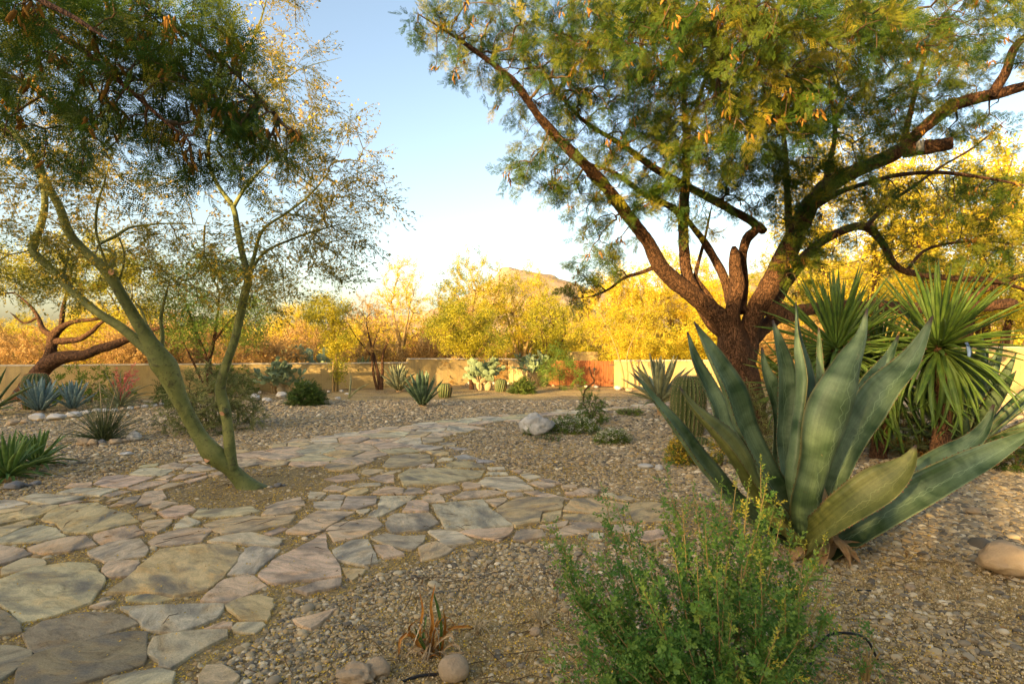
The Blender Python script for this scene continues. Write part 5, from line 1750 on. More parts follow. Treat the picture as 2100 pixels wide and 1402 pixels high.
# ================================================================ SHRUBS
def shrub(name, px, py, label, w, h, srcs, seed, ntips=60, spacing=.06, sprig=(.8, 1.2), tint=(.1, .9), group=None, stem='twig', rtip=.002, d=None, flowers=None, base=None,
          frac=.7, dome=1.0, nstem=7, lean=0.0, spread=.7, cat='shrub', mult=1.9):
    b = G(px, py) if base is None else np.array(base, float)
    d = b[1]
    W, H = (w * d / FPX, h * d / FPX) if base is None else (w, h)
    rs = np.random.default_rng(seed)
    root = thing(name, b, label, cat, group)
    skel = [np.array([0, 0, 0.0])]
    tb = MB()
    for k in range(nstem):
        a = rs.uniform(0, 6.28); r = rs.uniform(.1, .5)
        e = np.array([math.cos(a) * W * .5 * r + lean * H * .3, math.sin(a) * W * .5 * r, H * rs.uniform(.35, .6)])
        p = catmull(np.array([[math.cos(a) * .03 * W, math.sin(a) * .03 * W, -.02], e * [.4, .4, .5], e]), max(.04, H / 12))
        tube(tb, p, np.linspace(rtip * 4, rtip * 2, len(p)), 5)
        skel += list(p[1:])
    tips = []
    while len(tips) < ntips:
        u = rs.uniform(-1, 1, 3); u[2] = abs(u[2])
        l = np.linalg.norm(u)
        if l > 1 or rs.random() > .25 + .75 * l: continue
        k = 1 + .28 * noise.noise(Vector((u[0] * 2 + seed, u[1] * 2, u[2] * 2)))
        tips.append(u * k * np.array([W / 2, W / 2 * dome, H]) + np.array([lean * H * u[2], 0, .02]))
    arr, rad, paths, n0 = grow(np.array(skel), np.array(tips), rs, .25, seg=max(.05, H / 9), rtip=rtip, rmax=rtip * 5)
    twig_mesh(tb, arr, rad, paths, n0, 4)
    tag(tb.build('stems', [M[stem]], root), kind='stuff')
    pos, dirs = sprig_points(arr, paths, rs, spacing, frac, spread)
    tn = np.array([noise.noise(Vector((p + b) * 2.2)) for p in pos])
    tt = np.clip(tint[0] + (tint[1] - tint[0]) * (.5 + .4 * tn + rs.normal(size=len(pos)) * .2), 0, 1)
    dress('foliage', srcs, pos, dirs, rs.uniform(sprig[0], sprig[1], len(pos)), tt, root, rs, mult)
    if flowers:
        src, n, sc = flowers
        i = rs.choice(len(pos), n)
        q = pos[i] + rs.normal(size=(n, 3)) * .03 + np.array([0, 0, .02])
        scatter('flowers', src, q, np.column_stack([rs.normal(size=n) * .5, rs.normal(size=n) * .5, rs.uniform(0, 6.28, n)]), rs.uniform(.7, 1.2, n) * sc, rs.random(n), root)
    return root

# the tall shrub in the front, stem by stem
def front_shrub():
    base = np.array([.98, 2.62, 0.0])
    root = thing('shrub', base, 'tall loose green shrub with upright leafy stems in the front', 'shrub')
    rs = np.random.default_rng(17)
    tops = [(1238,1012,2.7),(1265,1040,2.75),(1130,1085,2.55),(1150,1130,2.6),(1195,1120,2.6),(1290,1050,2.8),(1365,960,2.9),(1358,1030,2.85),(1400,1040,2.7),(1422,1010,2.9),(1445,1060,2.6),
            (1480,1000,2.9),(1510,985,2.95),(1535,1000,2.9),(1560,952,2.95),(1572,990,2.9),(1588,1035,2.85),(1602,1065,2.8),(1620,1090,2.8),(1560,1060,2.6),(1530,1045,2.6),(1690,1110,2.9),(1650,1130,2.75),(1668,1170,2.7),
            (1690,1200,2.6),(1640,1230,2.5),(1700,1240,2.65),(1560,1150,2.4),(1490,1150,2.4),(1430,1160,2.4),(1380,1120,2.5),(1330,1140,2.4),(1290,1170,2.4),(1240,1150,2.5),(1210,1190,2.4),(1180,1230,2.45),(1160,1180,2.5),
            (1160,1290,2.3),(1130,1360,2.25),(1200,1330,2.25),(1250,1280,2.3),(1300,1300,2.25),(1350,1260,2.3),(1400,1290,2.25),(1450,1240,2.3),(1500,1270,2.25),(1550,1240,2.3),(1600,1290,2.3),(1640,1310,2.35),(1660,1350,2.4),
            (1580,1350,2.2),(1520,1360,2.15),(1460,1350,2.15),(1400,1370,2.15),(1340,1360,2.15),(1280,1370,2.15),(1220,1385,2.15),(1630,1390,2.2),(1150,1330,2.3),(1125,1120,2.6),(1320,1210,2.35),(1470,1190,2.35),(1610,1200,2.5)]
    tb = MB()
    pos, dirs, sz, tt = [], [], [], []
    for i, (x, y, d) in enumerate(tops):
        e = P(x, y, d + rs.normal() * .05) - base
        a = np.array([e[0] * .30 + rs.normal() * .04, e[1] * .35 + rs.normal() * .05, -.02])
        m_ = np.array([e[0] * .72 + rs.normal() * .03, e[1] * .75, e[2] * .5])
        p = catmull(np.array([a, m_, e]), .03)
        tube(tb, p, np.linspace(.0055, .0016, len(p)), 5)
        L = len(p)
        for j in range(int(L * .28), L, 1):
            f = j / L
            T = norm(p[min(j + 1, L - 1)] - p[j - 1])
            nb = 2 if f < .6 else 1
            for k in range(nb):
                dr = T * .8 + norm(rs.normal(size=3)) * .75
                pos.append(p[j]); dirs.append(dr); sz.append(rs.uniform(.65, 1.0) * (1.0 if f < .45 else 1.0 - .75 * (f - .45)))
                tt.append(np.clip(.30 + .4 * f * f + (.22 * f if x > 1480 else -.06) + rs.normal() * .16, 0, 1))  # right-hand stems tinted yellower to stand for the sun on them
            if j % 3 == 0 and .25 < f < .85:     # side shoots
                s = norm(T * .8 + norm(rs.normal(size=3)) * .9)
                l = rs.uniform(.06, .16) * (1.12 - f) * (1 if f < .6 else .7)
                q = p[j] + s * l
                tube(tb, np.array([p[j], p[j] + s * l * .5 + [0, 0, .01], q]), [.0022, .0018, .0012], 3)
                for g in (.45, .75, 1.0):
                    pos.append(p[j] + s * l * g); dirs.append(s + norm(rs.normal(size=3)) * .6 * (g < 1)); sz.append(rs.uniform(.65, 1.0))
                    tt.append(np.clip(.3 + .35 * f + rs.normal() * .15, 0, .82))
        pos.append(p[-1]); dirs.append(norm(p[-1] - p[-2])); sz.append(.45); tt.append(.95 if x > 1530 and y < 1180 else .7)  # sunlit gold put into the tint of the upper right tips
    tag(tb.build('stems', [M['goldtwig']], root), kind='stuff')
    pos, dirs = np.array(pos), np.array(dirs)
    print('front shrub sprigs', len(pos))
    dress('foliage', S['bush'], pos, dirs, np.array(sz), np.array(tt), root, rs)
front_shrub()
shrub('seedling', 1775, 1395, 'small green sprigs growing right of the front shrub', 110, 110, S['bush'], 18, 14, .06, (.45, .7), (.2, .6), nstem=5, stem='goldtwig')

shrub('shrub', 432, 882, 'airy grey green shrub behind the leaning green trunk', 215, 130, S['grey'], 101, 340, .07, (.7, 1.1), (.0, 1), mult=3.2)
shrub('shrub', 628, 830, 'round dark green bush in front of the prickly pear', 76, 40, S['dark'], 102, 300, .06, (.8, 1.3), (.1, .8), nstem=9)
shrub('shrub', 1072, 806, 'small round dark bush on the gravel before the lit wall', 46, 25, S['dark'], 103, 200, .06, (.9, 1.3), (.2, 1), nstem=9)
shrub('shrub', 190, 826, 'loose yellow leaved shrub against the wall between the blue agaves and coral flowers', 160, 80, S['broad'], 104, 150, .12, (.8, 1.3), (.6, 1))
shrub('shrub', 470, 806, 'dark leafy shrub against the wall behind the green trunk', 120, 62, S['broad'], 105, 160, .12, (.8, 1.2), (.2, .9))
shrub('shrub', 350, 830, 'low dark green shrub at the wall left of the grey shrub', 70, 42, S['dark'], 106, 60, .09, (.9, 1.3), (.1, .6))
shrub('ground_cover', 1170, 885, 'mat of small white flowers spreading behind the boulder', 120, 26, S['green'], 107, 420, .05, (.6, .9), (.4, 1), flowers=(S['white'][0], 900, 1.7), nstem=12)
shrub('ground_cover', 1255, 908, 'small mound of white flowers on gravel right of the boulder', 76, 24, S['green'], 108, 340, .05, (.5, .8), (.5, 1), flowers=(S['white'][0], 650, 1.7), nstem=12)
shrub('herb', 1213, 868, 'upright feathery green herb behind the flowering mat', 66, 66, S['green'], 109, 200, .06, (.7, 1.0), (.3, .9), nstem=9)
shrub('ground_cover', 1290, 852, 'low green mat left of the pale agave', 60, 12, S['green'], 110, 160, .06, (.5, .8), (.4, 1), nstem=9)
shrub('ground_cover', 1128, 902, 'bright green weeds at the foot of the boulder', 80, 12, S['green'], 111, 60, .05, (.35, .5), (.2, .5), nstem=9)
shrub('shrub', 1397, 952, 'small yellow flowering bush left of the foreground agave', 66, 48, S['green'], 112, 240, .05, (.4, .7), (.6, 1), flowers=(S['yellow'][0], 700, 1.5), nstem=9)
shrub('shrub', 1480, 958, 'small yellow flowering bush half hidden behind the agave leaves', 76, 60, S['green'], 113, 90, .05, (.4, .7), (.5, 1), flowers=(S['yellow'][0], 500, 1.0), nstem=9)
shrub('shrub', 1545, 925, 'grey wispy shrub between the dark trunk and the agave', 120, 130, S['grey'], 114, 220, .06, (.6, .9), (.3, 1))
shrub('shrub', 1850, 935, 'pale silver shrub behind the big agave under the yucca', 130, 110, S['grey'], 115, 260, .06, (.6, .9), (.6, 1))
shrub('shrub', 2085, 965, 'dark green leafy shrub at the right edge under the agave', 110, 60, S['dark'], 116, 80, .07, (.6, .9), (.1, .7))
shrub('shrub', 2080, 806, 'sparse shrub on the ledge wall at the right edge', 90, 26, S['grey'], 117, 60, .08, (.9, 1.3), (.3, .8), base=(P(2070, 0, 15.4)[0], 15.4, .27), nstem=5) if False else None
shrub('shrub', -6, 975, 'leafy green shrub entering from the left edge behind the rosettes', 120, 100, S['broad'], 118, 70, .10, (.5, .8), (.1, .6))
shrub('shrub', 1085, 893, 'tiny green weed left of the boulder', 34, 22, S['green'], 119, 18, .06, (.5, .8), (.3, .7), nstem=4)
shrub('shrub', 1150, 798, 'green fine leaved shrub leaning over the left half of the gate', 88, 100, S['greencloud'], 120, 60, .16, (.45, .7), (.4, 1), nstem=5)
shrub('shrub', 1185, 800, 'thin leafy sapling before the middle of the gate', 60, 40, S['broad'], 121, 18, .16, (.8, 1.2), (.3, .9), nstem=3)

# ================================================================ TREES OF THE GARDEN
# leaning green-barked tree
tree_pv = full_tree('palo_verde_tree', G(507, 1003), 'leaning green barked tree in the sandy ring amid the path', 'tree',
  [[(520,1016,6.42,.26),(512,1004,6.42,.19),(495,985,6.42,.135),(470,958,6.4,.125),(440,932,6.38,.16),(420,908,6.36,.125),(400,878,6.35,.115),(372,825,6.3,.115),(345,765,6.25,.165),(333,745,6.23,.185),(318,718,6.2,.14),(285,665,6.15,.09),(250,607,6.1,.075),(222,560,6.05,.08),(180,520,6.0,.066),(143,480,5.95,.062),(122,425,5.9,.058),(100,385,5.85,.055),(68,320,5.8,.05),(25,272,5.75,.046),(-30,230,5.7,.04),(-90,160,5.6,.03)],
   [(338,750,6.25,.10),(300,715,6.3,.085),(250,672,6.35,.07),(200,640,6.4,.066),(150,598,6.45,.062),(110,556,6.5,.062),(68,513,6.5,.066),(82,468,6.5,.056),(92,420,6.5,.05),(86,372,6.5,.044),(70,330,6.5,.036)],
   [(478,962,6.38,.09),(472,930,6.4,.088),(468,880,6.42,.082),(462,838,6.45,.085),(452,800,6.48,.085),(462,752,6.5,.07),(480,700,6.55,.066),(492,650,6.6,.066),(500,610,6.6,.068),(509,572,6.6,.062),(497,520,6.62,.05),(487,470,6.65,.048),(478,425,6.7,.045),(450,385,6.7,.035),(428,330,6.75,.03),(436,255,6.8,.026),(470,190,6.9,.022),(500,120,7.0,.02),(535,40,7.1,.016),(550,-20,7.2,.012)],
   [(478,428,6.7,.036),(490,405,6.7,.032),(515,370,6.75,.026),(545,340,6.8,.022),(580,310,6.9,.016)],
   [(507,568,6.6,.04),(520,530,6.6,.034),(530,490,6.6,.03),(545,465,6.6,.026),(590,435,6.65,.022),(640,395,6.7,.018),(680,345,6.8,.012)],
   [(505,575,6.6,.03),(540,520,6.4,.022),(600,490,6.2,.018),(660,470,6.1,.012),(720,455,6.0,.008)],
   [(222,560,6.05,.045),(235,520,6.2,.03),(200,505,6.3,.02),(240,483,6.4,.03),(262,468,6.5,.022),(300,461,6.6,.016),(360,458,6.7,.012),(420,462,6.8,.008)],
   [(222,552,6.05,.022),(198,480,5.9,.019),(200,420,5.8,.017),(215,370,5.7,.014),(228,320,5.6,.01)],
   [(245,575,6.1,.018),(255,530,6.1,.014),(245,490,6.1,.012),(220,460,6.1,.008)],
   [(330,735,6.25,.04),(315,690,6.4,.03),(300,665,6.5,.024),(292,640,6.6,.018),(270,610,6.7,.012)],
   [(330,735,6.3,.04),(333,690,6.4,.032),(330,650,6.45,.028),(340,605,6.5,.02),(352,565,6.6,.014)],
   [(145,600,6.45,.035),(132,560,6.6,.026),(140,520,6.7,.02),(138,490,6.8,.014)],
   [(510,100,7.0,.014),(560,170,7.0,.012),(620,140,7.0,.008),(700,118,7.1,.005)] ],
  [pblob(620,300,6.8,150,150,1.0,85), pblob(700,420,6.6,100,110,.9,75), pblob(560,180,7.0,110,110,.9,50), pblob(600,520,6.3,130,80,1.0,70), pblob(580,30,7.2,80,80,.8,26), pblob(470,560,6.9,150,80,1.0,50),
   pblob(250,430,6.2,220,110,1.2,95), pblob(90,370,6.2,130,140,1.1,50), pblob(330,560,6.8,180,80,1.1,60), pblob(120,200,6.0,150,120,1.1,30), pblob(90,560,7.0,130,70,.9,40)],
  M['greenbark'], M['greentwig'], S['palo'], 201, .11, (.65, 1.1), (0.1, .95), rtip=.0026, rmax=.018, droop=.12, frac=.85, sides=20, rough=.09, rsc=.66, flat=.4, bloom=6200, mult=.72, balance=.2,
  stubs=[(P(462,842,6.4), P(455,848,6.33), .034), (P(232,563,6.05), P(228,558,5.98), .04), (P(430,945,6.35), P(424,941,6.29), .045)])

# dark mesquite reaching in from beyond the left edge
lx = P(-330, 0, 4.3)[0]
tree_ml = full_tree('mesquite_tree', (lx, 4.3, 0), 'dark mesquite whose leafy boughs hang in from the upper left corner', 'tree',
  [[(-330,1150,4.3,.2),(-320,800,4.3,.17),(-290,480,4.3,.15),(-240,220,4.3,.12),(-190,20,4.25,.09),(-140,-140,4.2,.06)],
   [(-240,220,4.3,.09),(-120,60,4.2,.06),(20,30,4.1,.045),(150,90,4.0,.034),(260,180,3.9,.026),(340,250,3.9,.018),(400,300,3.85,.01)],
   [(-200,60,4.25,.07),(-60,-60,4.2,.05),(100,-70,4.2,.04),(250,-20,4.2,.03),(380,70,4.2,.02),(480,150,4.2,.012),(560,230,4.2,.007)],
   [(-240,220,4.3,.06),(-100,160,4.4,.04),(30,160,4.5,.03),(130,230,4.6,.02),(230,310,4.7,.012)],
   [(-120,60,4.2,.05),(0,-20,3.6,.035),(120,20,3.3,.026),(220,80,3.1,.016)]],
  [pblob(150,60,4.2,190,120,.7,110), pblob(350,80,4.1,140,100,.5,105), pblob(300,210,4.1,150,75,.45,80), pblob(470,180,4.2,75,80,.35,60), pblob(60,220,4.5,120,80,.5,36), pblob(570,285,4.25,70,35,.2,26), pblob(420,310,4.2,120,45,.3,34), pblob(20,60,3.6,120,90,.4,50), pblob(520,250,4.2,70,45,.25,30), pblob(150,300,4.4,130,60,.4,26)],
  M['bark'], M['twig'], S['mesq'], 202, .095, (.75, 1.1), (.1, .8), rtip=.0036, rmax=.024, droop=.16, catk=420, frac=.85, rsc=.62, mult=.85)

# the great mesquite on the right
D = 10.4
tree_mr = full_tree('mesquite_tree', (P(1530, 0, D)[0], D, 0), 'great dark barked mesquite spreading over the right half of the garden', 'tree',
  [[(1532,895,D,.60),(1530,850,D,.50),(1525,800,D,.44),(1513,745,D,.44),(1506,700,D,.40),(1492,668,D,.31),(1462,640,D-.05,.24),(1425,607,D-.1,.21),(1388,578,D-.2,.20),(1355,548,D-.3,.18),(1328,495,D-.5,.155),(1288,442,D-.8,.14),(1245,388,D-1.1,.13),(1205,343,D-1.4,.12),(1155,295,D-1.7,.10),(1105,238,D-2,.08),(1050,165,D-2.3,.06),(965,98,D-2.6,.04),(900,55,D-2.8,.02),(850,25,D-3,.01)],
   [(1498,690,D,.2),(1462,665,D+.1,.17),(1430,610,D+.15,.17),(1408,560,D+.15,.15),(1402,490,D+.1,.13),(1402,430,D,.125),(1408,350,D-.3,.10),(1405,250,D-.7,.07),(1398,140,D-1.1,.05),(1390,20,D-1.5,.03)],
   [(1402,455,D+.05,.09),(1385,430,D+.1,.085),(1355,414,D+.1,.08),(1325,402,D,.07),(1290,375,D-.2,.06),(1250,350,D-.4,.045),(1190,330,D-.6,.02)],
   [(1350,545,D-.3,.06),(1318,558,D-.2,.05),(1280,570,D-.1,.042),(1250,592,D,.03),(1222,605,D+.1,.022),(1190,612,D+.2,.012)],
   [(1512,700,D,.22),(1502,645,D-.1,.19),(1512,595,D-.15,.17),(1508,545,D-.2,.15),(1505,505,D-.2,.14)],
   [(1515,640,D,.16),(1525,590,D+.1,.12),(1522,530,D+.1,.11),(1532,490,D,.12),(1550,462,D-.1,.11),(1490,425,D-.3,.10),(1425,390,D-.5,.09),(1350,350,D-.8,.08),(1280,300,D-1.1,.06),(1200,250,D-1.4,.04),(1140,190,D-1.7,.02)],
   [(1500,620,D+.1,.13),(1485,570,D+.15,.11),(1465,530,D+.2,.10),(1442,492,D+.2,.085),(1420,465,D+.2,.07),(1405,440,D+.1,.05)],
   [(1478,650,D+.1,.09),(1452,605,D+.2,.07),(1430,575,D+.25,.06),(1428,555,D+.25,.05),(1445,490,D+.3,.035),(1460,420,D+.3,.02)],
   [(1532,740,D,.24),(1545,650,D-.05,.23),(1578,590,D-.1,.26),(1605,535,D-.2,.25),(1632,480,D-.3,.23),(1662,420,D-.4,.21),(1710,372,D-.5,.19),(1780,340,D-.7,.17),(1845,308,D-.9,.15),(1895,262,D-1.1,.13),(1965,212,D-1.3,.13),(2050,192,D-1.5,.11),(2130,165,D-1.7,.09),(2240,120,D-2,.05)],
   [(2030,200,D-1.5,.10),(2062,150,D-1.6,.085),(2080,100,D-1.7,.075),(2115,65,D-1.8,.06),(2180,20,D-2,.04)],
   [(1570,640,D+.1,.2),(1620,565,D+.2,.17),(1672,505,D+.3,.12),(1730,472,D+.4,.10),(1775,465,D+.5,.10),(1805,492,D+.6,.095),(1838,545,D+.7,.085),(1880,562,D+.8,.08),(1950,570,D+1,.075),(2040,576,D+1.2,.06),(2120,600,D+1.4,.04)],
   [(1775,465,D+.5,.07),(1825,415,D+.6,.05),(1870,385,D+.7,.045),(1925,345,D+.9,.035),(2000,300,D+1,.025),(2070,240,D+1.2,.012)],
   [(1660,430,D-.4,.09),(1720,395,D-.3,.07),(1790,372,D-.3,.055),(1850,358,D-.3,.05),(1930,354,D-.3,.045),(2020,365,D-.3,.035),(2110,382,D-.3,.02)],
   [(1855,560,D+.7,.05),(1900,512,D+.8,.04),(1980,495,D+.9,.035),(2050,497,D+1,.03),(2120,505,D+1,.02)],
   [(1545,690,D+.1,.2),(1600,648,D+.3,.17),(1680,632,D+.6,.16),(1770,628,D+.9,.16),(1880,632,D+1.2,.16),(1980,630,D+1.5,.15),(2040,626,D+1.6,.15),(2086,620,D+1.7,.14)],
   [(1960,630,D+1.5,.1),(2010,600,D+1.4,.09),(2060,575,D+1.3,.08),(2140,555,D+1.2,.05)],
   [(1620,495,D-.2,.10),(1616,420,D-.3,.08),(1612,330,D-.5,.06),(1600,220,D-.9,.04),(1590,90,D-1.3,.02)],
   [(1690,395,D-.4,.09),(1700,340,D-.6,.07),(1712,270,D-.9,.05),(1700,160,D-1.4,.03)],
   [(1850,305,D-.9,.08),(1865,240,D-1.1,.06),(1890,140,D-1.4,.045),(1930,40,D-1.7,.03)],
   [(1405,300,D-.5,.05),(1450,150,D-2.2,.035),(1480,60,D-3.6,.025),(1500,0,D-4.6,.015)],
   [(1610,260,D-.8,.05),(1680,120,D-2.4,.035),(1740,20,D-3.6,.02)]],
  [pblob(1120,120,8.4,180,110,1.2,170), pblob(1260,230,8.8,130,110,1.3,150), pblob(1010,60,8.2,120,70,.8,55), pblob(1330,90,7.6,170,110,1.4,190), pblob(1480,220,7.8,160,150,1.4,210), pblob(1330,330,9.2,110,80,.9,70),
   pblob(1620,110,7.4,170,130,1.4,190), pblob(1800,130,8.2,170,130,1.4,150), pblob(1980,80,8.6,140,90,1.2,90), pblob(1700,280,8.6,150,90,1.1,120), pblob(1560,370,9.4,90,70,.7,60), pblob(1900,420,10.8,170,70,.8,60),
   pblob(1230,520,9.9,70,75,.5,48), pblob(1190,590,10.2,60,35,.4,22), pblob(1150,330,8.9,70,60,.6,26), pblob(1670,480,9.9,60,90,.5,40), pblob(2000,260,9.2,90,60,.7,26), pblob(1450,60,5.6,200,90,.7,120), pblob(1650,60,5.8,200,90,.7,110), pblob(1250,20,6.2,160,60,.7,70), pblob(1560,240,6.0,150,70,.5,60), pblob(1930,20,6.2,180,60,.6,60), pblob(920,120,7.6,50,60,.3,14), pblob(885,50,7.5,55,45,.3,22), pblob(1100,330,8.7,70,70,.6,34), pblob(1170,390,9,60,60,.5,26), pblob(1240,440,9.4,60,40,.4,16), pblob(1640,520,9.7,50,90,.4,40), pblob(1400,420,9.6,120,60,.7,50), pblob(1300,380,9.3,110,60,.6,46), pblob(1560,330,9.3,120,60,.7,50), pblob(1650,400,9.6,90,60,.5,40), pblob(1780,400,9.8,110,50,.5,40), pblob(1900,230,9.4,120,60,.7,50), pblob(2010,400,10.8,110,60,.7,50), pblob(2040,500,11.2,110,50,.6,40), pblob(1820,510,10.9,90,40,.4,24), pblob(2000,530,11.4,120,50,.5,30)],
  M['bark'], M['twig'], S['mesq'] + S['mesq'] + S['mesqy'], 203, .105, (.7, 1.1), (.0, .95), rtip=.0042, rmax=.04, droop=.12, catk=1800, frac=.75, sides=26, rough=.16, rsc=.68, mult=1.5, balance=.25,
  stubs=[(P(1850,312,D-.9), P(1955,292,D-1.3), .10), (P(1548,462,D-.1), P(1566,474,D-.25), .085), (P(1590,640,D-.2), P(1622,645,D-.7), .15)])
# tin lantern hanging from its cut bough
lt = P(1887, 291, D - 1.15)
lan = thing('lantern', lt - [0, 0, .09], 'small weathered tin lantern hanging under the cut bough', 'lantern')
mb = MB(); tube(mb, np.array([[0, 0, -.07], [0, 0, -.065], [0, 0, .07], [0, 0, .085], [0, 0, .11]]), [.045, .055, .055, .06, .012], 12, cap=True); mb.build('body', [M['tin']], lan)
mb = MB(); tube(mb, np.array([[0, 0, .10], [0, 0, .2]]), .006, 6); mb.build('hook', [M['iron']], lan)

# blue ornament hung among the yucca blades
ob = P(1981, 700, 6.9)
orn = link('blue_ornament', unit_leaf('blue_ornament', .24, .05, [M['blueglass']], .02, .9, .2, 0), None, ob)
orn.rotation_euler = (0, .9, .3)
tag(orn, 'small blue glass leaf ornament hanging among the yucca blades', 'ornament')

# brown leaning tree on the left
tree_l = full_tree('mesquite_tree', G(48, 824), 'small brown barked tree leaning right over the left end of the wall', 'tree',
  [[(40,830,16,.30),(60,795,15.9,.24),(82,765,15.8,.22),(105,742,15.7,.21),(135,732,15.6,.16),(170,728,15.5,.13),(200,716,15.4,.12),(235,706,15.3,.11),(268,692,15.2,.09),(300,680,15.1,.06),(340,668,15,.04)],
   [(98,750,15.8,.16),(106,712,15.8,.13),(110,690,15.8,.12),(125,672,15.7,.09),(150,660,15.6,.06),(190,655,15.6,.045),(240,648,15.6,.03)],
   [(112,700,15.8,.10),(140,698,15.7,.08),(165,695,15.6,.07),(190,678,15.5,.055),(210,660,15.4,.04),(250,640,15.3,.02)],
   [(110,690,15.8,.09),(88,675,15.9,.07),(78,650,16,.05),(60,625,16.1,.035),(30,600,16.2,.02)],
   [(125,672,15.7,.07),(130,630,15.7,.05),(140,590,15.8,.035),(150,545,15.9,.02)],
   [(78,650,16,.04),(50,662,16.1,.03),(20,640,16.2,.015)]],
  [pblob(60,560,16,110,60,1.6,70), pblob(170,540,15.8,110,70,1.6,80), pblob(270,560,15.4,80,60,1.2,50), pblob(-20,620,16.2,70,50,1.2,25), pblob(250,640,15.4,90,24,1,22)],
  M['bark'], M['twig'], S['goldcloud'] , 204, .16, (.5, .85), (.0, .6), rtip=.004, rmax=.04, droop=.05, frac=.6, balance=.3)

tree_g = full_tree('desert_tree', G(432, 800), 'young dark stemmed tree with fresh green leaves before the wall', 'tree',
  [[(432,806,17.2,.10),(430,770,17.2,.09),(428,740,17.2,.075),(438,700,17.1,.05),(446,650,17,.035),(450,600,17,.02)],
   [(428,745,17.2,.05),(410,700,17.2,.04),(395,660,17.2,.03),(380,620,17.2,.016)], [(438,700,17.1,.04),(470,660,17,.028),(500,630,17,.018)],
   [(416,785,17,.035),(395,740,16.9,.028),(375,700,16.8,.02),(362,660,16.8,.012)]],
  [pblob(440,600,17,120,80,1.6,120), pblob(430,680,17,110,50,1.5,90), pblob(520,650,17,60,60,1.0,44), pblob(360,650,16.8,60,60,1.0,40), pblob(450,545,17.2,70,40,1,30)],
  M['bark'], M['twig'], S['greencloud'], 205, .2, (.6, .95), (.45, 1), rtip=.004, rmax=.03, frac=.6)

tree_y = full_tree('young_tree', G(688, 803), 'slender staked sapling with flat yellow green crown before the wall', 'tree',
  [[(688,806,18.8,.05),(689,770,18.8,.045),(690,735,18.8,.04),(690,700,18.8,.035),(684,670,18.8,.025),(676,640,18.8,.015)], [(690,700,18.8,.025),(700,665,18.8,.02),(706,640,18.8,.01)],
   [(682,804,18.7,.03),(683,770,18.7,.03),(684,740,18.7,.028)], [(693,804,18.9,.025),(693,770,18.9,.022),(694,740,18.9,.016)]],
  [pblob(676,640,18.8,62,30,1.0,80), pblob(690,690,18.8,45,35,.7,36), pblob(694,755,18.8,28,30,.4,14)],
  M['goldtwig'], M['greentwig'], S['goldcloud'], 206, .2, (.5, .85), (.0, .6), rtip=.003, rmax=.02, frac=.6)

tree_b = full_tree('desert_tree', G(776, 798), 'nearly bare reddish twiggy tree in front of the low wall', 'tree',
  [[(780,800,19.6,.07),(776,770,19.6,.06),(768,735,19.6,.045),(758,695,19.6,.03),(750,655,19.6,.015)], [(782,800,19.6,.06),(784,765,19.6,.05),(786,725,19.6,.035),(800,690,19.6,.02)], [(774,800,19.5,.05),(766,765,19.5,.04),(764,720,19.5,.028),(775,680,19.5,.015)], [(770,740,19.6,.03),(730,690,19.6,.018),(712,660,19.6,.01)]],
  [pblob(765,670,19.6,70,50,1.1,120), pblob(745,630,19.6,40,22,.8,20)],
  M['bark'], M['goldtwig'], S['scrub'], 207, .35, (.3, .5), (.3, 1), rtip=.004, rmax=.02, frac=.5)

tree_p = full_tree('palo_verde_tree', G(966, 798), 'fine leaved green tree on one thin trunk before the stepped wall', 'tree',
  [[(967,800,19.8,.08),(966,770,19.8,.07),(964,745,19.8,.065),(955,715,19.8,.045),(940,685,19.8,.03),(925,655,19.8,.015)], [(965,745,19.8,.05),(978,715,19.8,.035),(990,680,19.8,.02)], [(962,735,19.8,.04),(958,690,19.7,.03),(960,650,19.7,.015)]],
  [pblob(940,680,19.8,72,44,1.3,110), pblob(985,700,19.8,60,35,1.1,60), pblob(960,645,19.8,60,35,1.0,50)],
  M['bark'], M['greentwig'], S['goldcloud'], 208, .2, (.5, .8), (.0, .55), rtip=.003, rmax=.02, frac=.6)

tree_s = full_tree('young_tree', G(1274, 800), 'two thin leaning stems with wispy golden crown right of the gate', 'tree',
  [[(1278,803,19.8,.04),(1278,770,19.8,.036),(1270,735,19.8,.03),(1258,700,19.8,.02),(1240,660,19.8,.01)], [(1285,803,19.8,.035),(1287,770,19.8,.03),(1286,730,19.8,.025),(1300,690,19.8,.016),(1320,640,19.8,.008)]],
  [pblob(1250,680,19.8,70,60,1.2,50), pblob(1310,680,19.8,70,60,1.2,50)],
  M['goldtwig'], M['goldtwig'], S['gold'], 209, .4, (.4, .7), (.2, .9), rtip=.004, rmax=.02, frac=.6)

